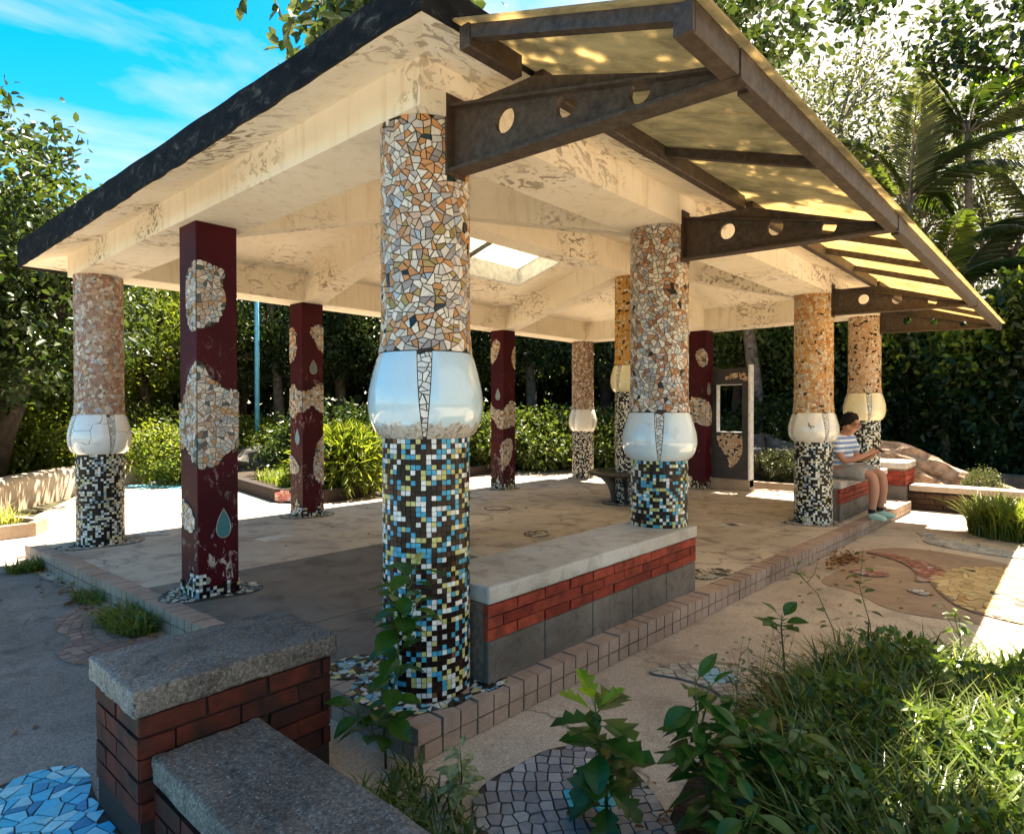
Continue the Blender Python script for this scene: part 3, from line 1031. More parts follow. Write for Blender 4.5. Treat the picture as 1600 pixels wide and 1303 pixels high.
# ---- round mosaic columns -------------------------------------------------
CR = .197
def round_column(cx, cy, z0, z1, b0, b1, pal, sq, rot, glz, label, seed, cell=.028, limit=0, sqp=.0225, upper=None, plain_white=(.74, .72, .66)):
    rnd = random.Random(seed)
    top = z1
    hb = b1 - b0
    # profile radius as a function of z
    def R(z):
        if z > b1: return CR + .012 * max(0, 1 - (z - b1) / .18) ** 2
        if z < b0: return CR - .002
        t = (z - b0) / hb
        # bulb: widest in the lower middle
        pr = [(0, .0), (.06, .022), (.2, .046), (.38, .057), (.55, .052), (.75, .036), (.9, .020), (1, .010)]
        for (ta, ra), (tb, rb) in zip(pr, pr[1:]):
            if t <= tb:
                k = (t - ta) / (tb - ta); k = k * k * (3 - 2 * k) * .35 + k * .65
                return CR + ra + (rb - ra) * k
        return CR + .010
    col = MB()
    zs = [z0] + [z0 + (b0 - z0) * i / 4 for i in range(1, 4)] + [b0 + hb * i / 14 for i in range(15)] + [b1 + (top - b1) * i / 10 for i in range(1, 11)]
    col.lathe([(R(z) - (0 if b0 < z < b1 else 0), z) for z in zs], cx, cy, 56)
    c = col.build('column', M['grout'], pav)
    if upper:
        c.data.materials.append(M[upper])
        for pg in c.data.polygons:
            if pg.center.z > b1: pg.material_index = 1
    c['label'] = label
    U = 2 * math.pi * CR
    def mapf(u, v, h):
        t = u / CR
        r = R(v) + h
        return (cx + r * math.cos(t), cy + r * math.sin(t), v)
    pol = cells(0, U, b1 + .003, top - .003, cell, .0042, rnd, .46, True)
    key = facing_key(cx, cy, CR, mapf)
    mosaic(pol, mapf, .0045, pal, rnd, c, 'mosaic_piece', M['tile'], limit, key, .10, 'broken_mosaic')
    # square glass tiles below
    sqm = MB()
    nu = int(round(U / sqp)); nv = int(round((b0 - z0) / sqp))
    pu, pv = U / nu, (b0 - z0) / nv
    g_ = .0013
    for j in range(nv):
        for i in range(nu):
            if rnd.random() < .004: continue
            ju, jv = rnd.uniform(-.0007, .0007), rnd.uniform(-.0007, .0007)
            ua, ub = i * pu + g_ + ju, (i + 1) * pu - g_ + ju
            va, vb = z0 + j * pv + g_ + jv, z0 + (j + 1) * pv - g_ + jv
            piece(sqm, [(ua, va), (ub, va), (ub, vb), (ua, vb)], mapf, .0035 * rnd.uniform(.8, 1.2), pick(rnd, sq), rnd, .06, 0)
    o = sqm.build('square_tiles', M['tile'], c); o['kind'] = 'stuff'
    # ceramic bulb: four glazed panels parted by wedges of white chips
    for q in range(4):
        a_mid = rot + q * math.pi / 2
        pm = MB()
        nseg, nz_ = 18, 14
        def wedge(t): return (.058 + .24 * t) * .5
        grid = []
        for iz in range(nz_ + 1):
            t = iz / nz_
            z = b0 + hb * t
            aw = wedge(t) + .012
            a0_, a1_ = a_mid + aw, a_mid + math.pi / 2 - aw
            edge = .004 if iz in (0, nz_) else .010
            row = []
            for ia in range(nseg + 1):
                a = a0_ + (a1_ - a0_) * ia / nseg
                ed = .004 if ia in (0, nseg) else edge
                r = R(z) + ed
                row.append((cx + r * math.cos(a), cy + r * math.sin(a), z))
            grid.append(row)
        n0 = len(pm.v)
        for row in grid: pm.v.extend(row)
        w_ = nseg + 1
        for iz in range(nz_):
            for ia in range(nseg):
                pm.f.append((n0 + iz * w_ + ia, n0 + iz * w_ + ia + 1, n0 + (iz + 1) * w_ + ia + 1, n0 + (iz + 1) * w_ + ia)); pm.c.append(None); pm.sm.append(True)
        pm.build('glazed_panel', glz, c)
        wp = cells(-.06, .06, b0 + .004, b1 - .004, .026, .004, rnd, .38, False, .9)
        wm = MB()
        for p in wp:
            pc = p
            for sg in (1, -1):
                # clip to the tapering wedge
                xt, xb = wedge(1) * CR * 1.1, wedge(0) * CR * 1.1
                dx, dz = xt - xb, hb
                L = math.hypot(dx, dz)
                nx, ny = dz / L * sg, -dx / L
                if len(pc) >= 3: pc = clip(pc, sg * xb, b0, nx, ny, .001)
            if len(pc) < 3: continue
            kk = rnd.uniform(.8, 1.1)
            piece(wm, pc, lambda u, v, h_: (cx + (R(v) + h_) * math.cos(a_mid + u / (CR * 1.1)), cy + (R(v) + h_) * math.sin(a_mid + u / (CR * 1.1)), v), .006, tuple(x * kk for x in plain_white), rnd, .05)
        if wm.f:
            w = wm.build('white_chips', M['tile'], c); w['kind'] = 'stuff'
    return c
def az(cx, cy, px):
    """direction from a column to the camera, turned by px (radians)"""
    return math.atan2(CAM.y - cy, CAM.x - cx) + px
TOP = BZ + .01
colA = round_column(0, 0, 0, TOP, 1.137, 1.512, PAL_A, SQ_A, az(0, 0, -.03), M['glaze_sky'], 'nearest column, grey and orange chips over a sky-reflecting white bulb', 1, .0275, 300)
round_column(X1, 0, .452, TOP, .91, 1.24, PAL_B, SQ_A, az(X1, 0, 0), M['glaze_white'], 'column standing on the near end bench, with sky-tinted white bulb', 2, .0285)
round_column(X2, 0, 0, TOP, .903, 1.224, PAL_C, SQ_B, az(X2, 0, .55), M['glaze_grey'], 'orange chip column beside the seated man, scribble on its bulb', 3, .027, upper='grout_tan')
round_column(X3, 0, .452, TOP, 1.11, 1.48, PAL_D, SQ_B, az(X3, 0, .25), M['glaze_cream'], 'column with cream yellow bulb behind the seated man', 4, .027, upper='grout_tan')
round_column(0, Y1, 0, TOP, .855, 1.222, PAL_E, SQ_B, az(0, Y1, .40), M['glaze_crack'], 'leftmost column with brick pink chips and cracked white bulb', 5, .028, upper='grout_light')
round_column(X3, Y1, 0, TOP, .87, 1.267, PAL_F, SQ_C, az(X3, Y1, -.75), M['glaze_grey'], 'farthest column, brown chips over a panelled white bulb', 6, .03, upper='grout_light')
round_column(X2, YM, 0, NZ + .0, 1.50, 1.855, PAL_G, SQ_C, az(X2, YM, .9), M['glaze_cream'], 'bright orange inner column rising through the round seat', 7, .03, upper='grout_tan')
round_column(X1, YM, 0, NZ + .0, 1.50, 1.855, PAL_G, SQ_C, az(X1, YM, .9), M['glaze_cream'], 'inner column hidden behind the nearest column', 8, .06)
mb = MB()   # small dark scribble on the bulb of column C (flat print)
sa = az(X2, 0, -.12)
def bulbpt(a, z, r=.2685): return (X2 + r * math.cos(a), 0 + r * math.sin(a), z)
for pts in ([(-.06, 1.10), (-.04, 1.09), (.0, 1.085), (.10, 1.075), (.16, 1.07)], [(-.06, 1.12), (-.03, 1.10), (-.06, 1.075)], [(-.01, 1.085), (.02, 1.06), (.07, 1.05)]):
    mb.tube([bulbpt(sa + a, z) for a, z in pts], .004, 4)
mb.build('scribble_mark', M['dark_mark'], pav)

# ---- square maroon columns --------------------------------------------------
S2 = .138
def square_column(cx, cy, blobs, drops, label, seed, cell=.036, limit=0, top=TOP):
    rnd = random.Random(seed)
    mb = MB(); mb.box((cx - S2, cy - S2, 0), (cx + S2, cy + S2, top))
    c = mb.build('square_column', M['maroon'], pav)
    bevel(c, .006, 2)
    c['label'] = label
    side = 2 * S2
    # unfolded coordinate: u=0 at the near corner (-x,-y); +u along the -y face, -u along the -x face
    def mapf(u, v, h):
        if u >= side: return (cx + S2 + h, cy - S2 + (u - side), v)
        if u >= 0: return (cx - S2 + u, cy - S2 - h, v)
        if u >= -side: return (cx - S2 - h, cy - S2 - u, v)
        return (cx - S2 + (-u - side), cy + S2 + h, v)
    left = limit
    for bi, bl in enumerate(blobs):
        sm = smooth_poly(bl, 1)
        f = in_poly(sm)
        u0, u1 = min(p[0] for p in sm), max(p[0] for p in sm)
        v0, v1 = min(p[1] for p in sm), max(p[1] for p in sm)
        for a, b in ((-2 * side, -side), (-side, 0), (0, side), (side, 2 * side)):
            ua, ub = max(u0, a), min(u1, b)
            if ub - ua < .02: continue
            pol = cells(ua, ub, v0, v1, cell, .004, rnd, .44, False, 1.0, f)
            # dark mortar bed slightly proud of the paint
            bp_ = clip(clip(sm, ub, 0, 1, 0, 0), ua, 0, -1, 0, 0)
            if len(bp_) >= 3:
                bed = MB(); piece(bed, bp_, mapf, .003, (.05, .04, .03), rnd, 0, 0)
                bed.build('mortar_bed', M['grout'], c)
            n_ = min(left, len(pol))
            mosaic(pol, mapf, .008, PAL_P, rnd, c, 'mosaic_piece', M['tile'], n_, lambda p: 0, .06, 'broken_mosaic')
            left -= n_
    for (du, dz0, dz1, hw, colr) in drops:
        mb = MB()
        pts = []
        for i in range(28):
            t = 2 * math.pi * i / 28
            # tear shape
            yy = -math.cos(t)
            xx = math.sin(t) * math.sin(t / 2) ** 1.1 if t <= math.pi else -math.sin(2 * math.pi - t) * math.sin((2 * math.pi - t) / 2) ** 1.1
            zc = (dz0 + dz1) / 2; hh = (dz1 - dz0) / 2
            pts.append((du + xx * hw * 1.25, zc - yy * hh))
        piece(mb, pts, mapf, .006, colr, rnd, 0)
        mb.build('teardrop_tile', M['tile'], c)
        # pale rim
        rm = MB()
        for i in range(28):
            a, b = pts[i], pts[(i + 1) % 28]
            rm.tube([mapf(a[0], a[1], .006), mapf(b[0], b[1], .006)], .0028, 4, False)
        rm.build('teardrop_rim', M['grout_light'], c)
    # jagged skirt of small square tiles
    sk = MB()
    for j in range(9):
        for i in range(int(4 * side / .0232)):
            u = -2 * side + (i + .5) * .0232
            lim = .12 + .05 * math.sin(u * 13 + seed) + .03 * math.sin(u * 41)
            z = .0116 + j * .0232
            if z > lim or rnd.random() < .03: continue
            piece(sk, [(u - .0102, z - .0102), (u + .0102, z - .0102), (u + .0102, z + .0102), (u - .0102, z + .0102)], mapf, .008, pick(rnd, SQ_B), rnd, .06)
    o = sk.build('square_tiles', M['tile'], c); o['kind'] = 'stuff'
    return c
TEAL = (.06, .20, .22)
P1b = [[(0, 2.27), (.13, 2.24), (.2, 2.21), (.17, 2.12), (.2, 2.03), (.185, 1.94), (.135, 1.84), (0, 1.79), (-.06, 1.78), (-.14, 1.86), (-.16, 2.09), (-.14, 2.19)],
       [(0, 1.60), (.045, 1.58), (.095, 1.49), (.17, 1.42), (.29, 1.396), (.42, 1.40), (.42, 1.0), (.29, 1.02), (.2, .97), (.13, .88), (.04, .86), (0, .875), (-.09, .93), (-.17, 1.02), (-.23, .98), (-.36, .95), (-.36, 1.3), (-.2, 1.33), (-.14, 1.47), (-.07, 1.56)],
       [(-.21, .665), (-.04, .57), (-.03, .47), (-.07, .43), (-.22, .45), (-.265, .55), (-.25, .64)]]
square_column(-.01, 2.285, P1b, [(.17, .39, .59, .052, TEAL)], 'near maroon square column with large mosaic patches and blue teardrop', 21, .030, 290)
P2b = [[(-.2, 2.26), (-.09, 2.15), (-.14, 2.08), (-.09, 2.0), (-.15, 1.865), (-.3, 1.79), (-.3, 2.22)],
       [(.3, 2.30), (.12, 2.26), (.09, 2.155), (.17, 2.08), (.19, 2.0), (.3, 1.92)],
       [(-.30, 1.53), (-.18, 1.59), (-.09, 1.50), (0, 1.49), (.09, 1.49), (.22, 1.60), (.30, 1.56), (.30, 1.23), (.22, 1.22), (.125, 1.33), (.04, 1.23), (-.09, 1.24), (-.18, 1.15), (-.30, 1.21)],
       [(-.3, .76), (-.16, .70), (-.05, .59), (-.08, .51), (-.3, .50)],
       [(.3, .98), (.2, .91), (.15, .755), (.13, .53), (.18, .40), (.3, .36)]]
square_column(X1, Y1 - .02, P2b, [(.143, 1.69, 1.855, .05, (.16, .20, .20)), (-.105, .86, 1.045, .05, (.22, .36, .44))], 'maroon square column beyond it with two grey-blue teardrops', 22, .030)
P3b = [[(-.27, 2.33), (-.12, 2.40), (-.05, 2.28), (-.12, 2.1), (-.27, 1.93)], [(.3, 2.32), (.2, 2.22), (.17, 2.0), (.3, 1.86)],
       [(-.29, 1.42), (-.2, 1.28), (0, 1.26), (.1, 1.40), (.3, 1.42), (.3, 1.0), (.1, .97), (-.12, .95), (-.2, 1.1), (-.29, 1.15)],
       [(-.1, .68), (.05, .82), (.2, .80), (.22, .6), (.1, .36), (-.02, .38)]]
square_column(X2, Y1 - .02, P3b, [(-.12, 1.42, 1.60, .05, (.22, .28, .30))], 'slim maroon square column in front of the green hedge', 23, .032)
P4b = [[(-.29, 1.48), (-.1, 1.46), (.12, 1.38), (.24, 1.25), (.22, 1.02), (0, .99), (-.2, 1.06), (-.29, 1.0)], [(-.2, 2.2), (0, 2.25), (.1, 2.0), (-.1, 1.9)]]
square_column(X3 - .03, YM, P4b, [(.1, 1.50, 1.69, .06, (.16, .18, .17))], 'maroon square column beside the dark window frame', 24, .04)

# ---- side canopy of steel and yellowed sheet --------------------------------
def cz(y): return 2.335 + .33 * (y + 1.48)     # underside of the sheet
def bracket(x):
    b = empty('canopy_bracket', (x, 0, 0), 0, pav)
    y0, y1 = -.205, -1.475
    def zt(y): return min(cz(y), cz(-.62)) - .055
    def zb(y): return 2.30 + (2.268 - 2.30) * (y - y0) / (y1 - y0)
    hw = .012
    holes = [(-.50, .052), (-.81, .048), (-1.12, .042)]
    edges = [y0, -.655, -.965, -1.27, y1]
    mb = MB()
    for sx in (-hw, hw):
        for k in range(4):
            ya, yb = edges[k], edges[k + 1]
            quad = [(ya, zb(ya)), (yb, zb(yb)), (yb, zt(yb)), (ya, zt(ya))]
            if k < 3:
                hy, hr = holes[k]
                hz = (zb(hy) + zt(hy)) / 2
                angs = sorted(set([math.atan2(q[1] - hz, q[0] - hy) for q in quad] + [2 * math.pi * i / 20 - math.pi for i in range(20)]))
                inner, outer = [], []
                for a in angs:
                    dx, dz = math.cos(a), math.sin(a)
                    best = 9
                    for i in range(4):
                        p, q = quad[i], quad[(i + 1) % 4]
                        ex, ez = q[0] - p[0], q[1] - p[1]
                        det = dx * (-ez) + dz * ex
                        if abs(det) < 1e-9: continue
                        t = ((p[0] - hy) * (-ez) + (p[1] - hz) * ex) / det
                        w = (dx * (p[1] - hz) - dz * (p[0] - hy)) / det
                        if t > 0 and -1e-6 <= w <= 1 + 1e-6: best = min(best, t)
                    outer.append((sx, hy + dx * best, hz + dz * best))
                    inner.append((sx, hy + dx * hr, hz + dz * hr))
                for i in range(len(angs)):
                    j = (i + 1) % len(angs)
                    mb.face([inner[i], inner[j], outer[j], outer[i]])
                if sx > 0:
                    for i in range(len(angs)):
                        j = (i + 1) % len(angs)
                        mb.face([(-hw,) + inner[i][1:], (-hw,) + inner[j][1:], inner[j], inner[i]])
            else:
                mb.face([(sx,) + q for q in quad])
    mb.build('web', M['steel'], b)
    mb = MB()
    for f0, f1, dz0, dz1 in ((zb, zb, -.014, 0), (zt, zt, 0, .012)):
        mb.hexa([(-.045, y1, f0(y1) + dz0), (.045, y1, f0(y1) + dz0), (.045, y0, f0(y0) + dz0), (-.045, y0, f0(y0) + dz0),
                 (-.045, y1, f0(y1) + dz1), (.045, y1, f0(y1) + dz1), (.045, y0, f0(y0) + dz1), (-.045, y0, f0(y0) + dz1)])
    mb.build('flange', M['steel'], b)
    mb = MB(); mb.box((-.06, y1 - .014, 2.235), (.06, y1 - .002, cz(y1) - .01)); mb.build('end_plate', M['steel'], b)
    mb = MB(); mb.box((-.055, y0 + .001, 2.27), (.055, y0 + .012, 2.62)); mb.build('wall_plate', M['steel'], b)
    return b
for x in (0, X1, X2, X3): bracket(x)
CX0, CX1 = -.37, 8.10
def bar_x(x0, x1, y, z, w, hgt, name, m=None):
    mb = MB(); mb.box((x0, y - w / 2, z - hgt), (x1, y + w / 2, z)); o = mb.build(name, m or M['steel'], pav); bevel(o, .004); return o
xs = [CX0 + .02, X1 - .0, X2, CX1 - .02]
segs = [(CX0 + .02, -.062), (.062, X1 - .062), (X1 + .062, X2 - .062), (X2 + .062, X3 - .062), (X3 + .062, CX1 - .02)]
for a, b in segs: bar_x(a, b, -1.455, cz(-1.47) - .004, .06, .088, 'outer_purlin')
for a, b in segs: bar_x(a, b, -.615, cz(-.615) - .004, .05, .085, 'inner_purlin')
mb = MB(); mb.box((CX0 + .008, -1.483, cz(-1.47) - .090), (CX0 + .018, -1.427, cz(-1.47) - .006)); mb.build('purlin_end_cap', M['steel'], pav)
for x in (CX0 + .045, 1.08, 2.98, 3.83, 4.72, 6.35, 7.15, CX1 - .05):
    mb = MB(); a, b = -1.436, -.645
    mb.hexa([(x - .02, a, cz(a) - .052), (x + .02, a, cz(a) - .052), (x + .02, b, cz(b) - .052), (x - .02, b, cz(b) - .052),
             (x - .02, a, cz(a) - .004), (x + .02, a, cz(a) - .004), (x + .02, b, cz(b) - .004), (x - .02, b, cz(b) - .004)])
    mb.build('canopy_bar', M['steel'], pav)
joints = [CX0, .55, 1.08, X1, 2.98, 3.83, 4.72, X2, 6.35, 7.15, CX1]
for a, b in zip(joints, joints[1:]):
    mb = MB(); ya, yb = -1.515, -.576
    a += .003; b -= .003
    mb.hexa([(a, ya, cz(ya)), (b, ya, cz(ya)), (b, yb, cz(yb)), (a, yb, cz(yb)), (a, ya, cz(ya) + .010), (b, ya, cz(ya) + .010), (b, yb, cz(yb) + .010), (a, yb, cz(yb) + .010)])
    mb.build('canopy_sheet', M['poly'], pav)

# ---- mosaic skirts on the floor round each column ----------------------------
def skirt(cx, cy, z, r_in, lobes, pal, seed, parent, square=False, cell=.035, sq_side=0):
    rnd = random.Random(seed)
    pts = []
    for i in range(40):
        t = 2 * math.pi * i / 40
        r = lobes[0]
        for k, (amp, fr, ph) in enumerate(lobes[1:]): r += amp * math.cos(fr * t + ph)
        pts.append((cx + r * math.cos(t), cy + r * math.sin(t)))
    f = in_poly(pts)
    R_ = max(math.hypot(p[0] - cx, p[1] - cy) for p in pts)
    def mk(x, y):
        if sq_side:
            if abs(x - cx) < sq_side + .012 and abs(y - cy) < sq_side + .012: return False
        elif math.hypot(x - cx, y - cy) < r_in + .016: return False
        return f(x, y)
    mb = MB(); mb.prism(pts, z + .0002, z + .005, bottom=False); mb.build('mosaic_bed', M['grout'], parent)
    pol = cells(cx - R_, cx + R_, cy - R_, cy + R_, cell, .006 if not square else .004, rnd, .18 if square else .42, False, 1.0, mk)
    mosaic(pol, lambda u, v, h: (u, v, z + .004 + h), .005, pal, rnd, parent, 'floor_mosaic', M['floor_tile'], 0, None, .08, 'floor_mosaic')
sa_ = empty('column_base_mosaics', (0, 0, 0), 0, pav)
def skp():
    return sa_
skirt(0, 0, 0, CR, [.315, (.05, 2, .9), (.03, 3, 1.0), (.012, 7, 0)], [(45, (.02, .012, .01)), (25, (.62, .6, .54)), (15, (.5, .46, .2)), (15, (.15, .38, .46))], 31, skp(), True, .028)
skirt(-.10, .40, 0, 0, [.15, (.02, 2, 0)], [(45, (.02, .012, .01)), (25, (.62, .6, .54)), (15, (.5, .46, .2)), (15, (.15, .38, .46))], 32, skp(), True, .028)
skirt(-.01, 2.285, 0, 0, [.28, (.05, 2, .6), (.02, 3, 2)], [(50, (.04, .03, .02)), (40, (.5, .45, .36)), (10, (.3, .3, .28))], 33, skp(), False, .03, S2)
skirt(0, Y1, 0, CR, [.31, (.05, 2, .2), (.02, 3, 2)], [(30, (.12, .09, .06)), (60, (.5, .42, .32)), (10, (.3, .36, .38))], 34, skp(), False, .032)
skirt(X2, 0, 0, CR, [.30, (.04, 2, 1.2), (.02, 3, 0)], [(25, (.12, .09, .06)), (75, (.55, .46, .34))], 35, skp(), False, .034)
skirt(X1, Y1 - .02, 0, 0, [.27, (.05, 2, .6)], [(35, (.1, .08, .05)), (65, (.5, .42, .32))], 36, skp(), False, .034, S2)
skirt(X2, Y1 - .02, 0, 0, [.25, (.03, 2, .6)], [(35, (.1, .08, .05)), (65, (.5, .42, .32))], 37, skp(), False, .034, S2)
skirt(X3, Y1, 0, CR, [.28, (.03, 2, .6)], [(35, (.1, .08, .05)), (65, (.5, .42, .32))], 38, skp(), False, .034)
skirt(X2, YM, 0, CR, [.36, (.05, 2, .6)], [(50, (.06, .05, .04)), (50, (.4, .34, .26))], 39, skp(), False, .034)
skirt(2.75, -.10, 0, 0, [.17, (.04, 2, .6), (.02, 3, 2)], [(35, (.1, .08, .05)), (65, (.55, .46, .34))], 40, skp(), False, .034)
skirt(X3 - .03, YM, 0, 0, [.26, (.03, 2, .6)], [(35, (.1, .08, .05)), (65, (.5, .42, .32))], 41, skp(), False, .034, S2)

# ================================================================== BRICK WORK
def brick_mesh(L, W_, H, m, var=0):
    mb = MB()
    r = random.Random(int(L * 1000) + var)
    j = lambda a: r.uniform(-a, a)
    p = [(0 + j(.002), 0 + j(.002), 0), (L + j(.002), 0 + j(.002), 0), (L, W_, 0), (0, W_, 0), (0 + j(.002), 0 + j(.003), H + j(.001)), (L + j(.002), 0 + j(.003), H + j(.001)), (L, W_, H), (0, W_, H)]
    mb.hexa([Vector(q) for q in p])
    return mb.mesh('brick', m)
_bc = {}
def brick_face(parent, a, b, z0, rows, L, H, joint, m, name='brick', depth=.03, proud=.006, rnd=random.Random(5), heading=False):
    """one face of brickwork from a to b (outside on the right-hand side of a->b)"""
    dx, dy = b[0] - a[0], b[1] - a[1]
    T = math.hypot(dx, dy)
    ang = math.atan2(dy, dx)
    for r in range(rows):
        x = -(L * .5 if r % 2 else 0) - joint * .5
        z = z0 + r * (H + joint)
        while x < T - .01:
            s, e_ = max(x, 0), min(x + L, T)
            if e_ - s > .02:
                w = round(e_ - s, 2)
                key = (w, m.name, rnd.randrange(3), H)
                if key not in _bc: _bc[key] = brick_mesh(w - .001, depth, H, m, key[2])
                px = a[0] + math.cos(ang) * s + math.sin(ang) * proud * rnd.uniform(.6, 1.3)
                py = a[1] + math.sin(ang) * s - math.cos(ang) * proud * rnd.uniform(.6, 1.3)
                o = obj(name, _bc[key], parent, (px, py, z + rnd.uniform(-.001, .001)), ang)
            x += L + joint
def cap_box(parent, lo, hi, m, name='cap', amt=.008, bev=.012):
    mb = MB(); mb.box(lo, hi)
    o = mb.build(name, m, parent)
    bv = bevel(o, bev, 2)
    s = o.modifiers.new('sub', 'SUBSURF'); s.subdivision_type = 'SIMPLE'; s.levels = s.render_levels = 5
    t = D.textures.new('rough', 'CLOUDS'); t.noise_scale = .05; t.noise_depth = 3
    d = o.modifiers.new('disp', 'DISPLACE'); d.texture = t; d.strength = amt; d.mid_level = .5; d.texture_coords = 'GLOBAL'
    return o

def bench(x0, x1, label):
    b = empty('bench', (x0, 0, 0))
    tag(b, label, 'bench', 'brick benches between the front columns')
    b.location = (0, 0, 0)
    y0, y1 = -.225, .225
    mb = MB(); mb.box((x0 + .006, y0 + .006, 0), (x1 - .006, y1 - .006, .368)); mb.build('core', M['mortar'], b)
    # grey blocks below, bricks above
    n = int(round((x1 - x0) / .40))
    for i in range(n):
        a, c = x0 + (x1 - x0) * i / n + .003, x0 + (x1 - x0) * (i + 1) / n - .003
        for ya, yb in ((y0 - .004, y0 + .03), (y1 - .03, y1 + .004)):
            mb = MB(); mb.box((a, ya, .001), (c, yb, .198)); bevel(mb.build('stone_block', M['block'], b), .004)
    for xa, xb in ((x1 - .03, x1 + .004),):
        mb = MB(); mb.box((xa, y0 + .032, .001), (xb, y1 - .032, .198)); mb.build('stone_block', M['block'], b)
    for a, c in (((x0, y0), (x1, y0)), ((x1, y0), (x1, y1)), ((x1, y1), (x0, y1))):
        brick_face(b, a, c, .205, 3, .205, .049, .007, M['brick'])
    cap_box(b, (x0 - .0, y0 - .014, .370), (x1 + .012, y1 + .014, .452), M['bench_cap'], 'seat_slab', .008, .014)
    return b
bench(.165, X1 + .10, 'brick bench with pale concrete top running from the nearest column')
bench(X2 + .19, X3 + .225, 'far brick bench on which the man in the striped shirt sits')

def pier_wall(x0, x1, y0, y1, z1, cap, brickm, mort, capm, z0=GZ, rows_from=None):
    pass
# near wall: taller pier block and a lower wall running out of the picture
nw = empty('brick_pier', (0, 0, 0))
tag(nw, 'sooty brick pier with thick granular concrete cap, tallest block at lower left', 'pier')
px0, px1, py0, py1, pz = -1.225, -.560, -.075, .335, .40
mb = MB(); mb.box((px0 + .006, py0 + .006, GZ), (px1 - .006, py1 - .006, pz - .087)); mb.build('core', M['mortar_dark'], nw)
mb = MB()
for (a, b_, c_, d_) in ((px0 - .0, px1, py0 - .0, py0 + .02), (px0, px0 + .02, py0 + .021, py1 - .02), (px0, px1, py1 - .02, py1)):
    mb.box((a, c_, GZ + .004), (b_, d_, -.025))
mb.build('rendered_plinth', M['cap'] if False else M['mortar_dark'], nw)
for a, c in (((px0, py0), (px1, py0)), ((px1, py0), (px1, py1)), ((px1, py1), (px0, py1)), ((px0, py1), (px0, py0))):
    brick_face(nw, a, c, .115 - 2 * .067, 5, .205, .058, .009, M['brick_old'])
cap_box(nw, (px0 - .025, py0 - .018, pz - .086), (px1 + .030, py1 + .022, pz), M['cap'], 'cap', .014, .012)
lw = empty('low_brick_wall', (0, 0, 0))
tag(lw, 'low brick wall with wide speckled concrete coping at the bottom edge', 'wall')
lx0, lx1, ly0, ly1, lz = -1.18, -.87, -3.2, -.082, .185
mb = MB(); mb.box((lx0 + .006, ly0, GZ), (lx1 - .006, ly1 - .01, lz - .087)); mb.build('core', M['mortar_dark'], lw)
for a, c in (((lx0, ly1), (lx0, ly0 + 1.0)), ((lx1, ly0 + 1.0), (lx1, ly1))):
    brick_face(lw, a, c, GZ + .01, 3, .205, .060, .009, M['brick_old'])
cap_box(lw, (lx0 - .018, ly0, lz - .086), (lx1 + .022, ly1 - .006, lz), M['cap'], 'coping', .014, .012)
# far pair of the same design, seen at the right
fp = empty('brick_pier', (0, 0, 0))
tag(fp, 'far brick pier with pale cap beyond the seated man', 'pier')
qx0, qx1, qy0, qy1 = 8.34, 9.0, -.40, .06
mb = MB(); mb.box((qx0 + .006, qy0 + .006, GZ), (qx1 - .006, qy1 - .006, .43)); mb.build('core', M['mortar'], fp)
brick_face(fp, (qx0, qy1), (qx0, qy0), .20, 3, .205, .06, .009, M['brick'])
brick_face(fp, (qx0, qy0), (qx1, qy0), .20, 3, .205, .06, .009, M['brick'])
mb = MB(); mb.box((qx0 - .006, qy0 - .006, GZ), (qx1, qy1, .19)); mb.build('plinth', M['block'], fp)
cap_box(fp, (qx0 - .02, qy0 - .02, .432), (qx1 + .02, qy1 + .02, .52), M['bench_cap'], 'cap', .010, .012)
fw_ = empty('low_brick_wall', (0, 0, 0))
tag(fw_, 'far low brick wall in shade with pale sunlit coping at right', 'wall')
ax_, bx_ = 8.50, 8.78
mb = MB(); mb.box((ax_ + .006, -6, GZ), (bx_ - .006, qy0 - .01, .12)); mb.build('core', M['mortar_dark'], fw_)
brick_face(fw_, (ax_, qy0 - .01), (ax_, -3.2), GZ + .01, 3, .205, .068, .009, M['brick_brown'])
cap_box(fw_, (ax_ - .03, -6, .122), (bx_ + .03, qy0 - .025, .205), M['wallstone'], 'coping', .010, .012)

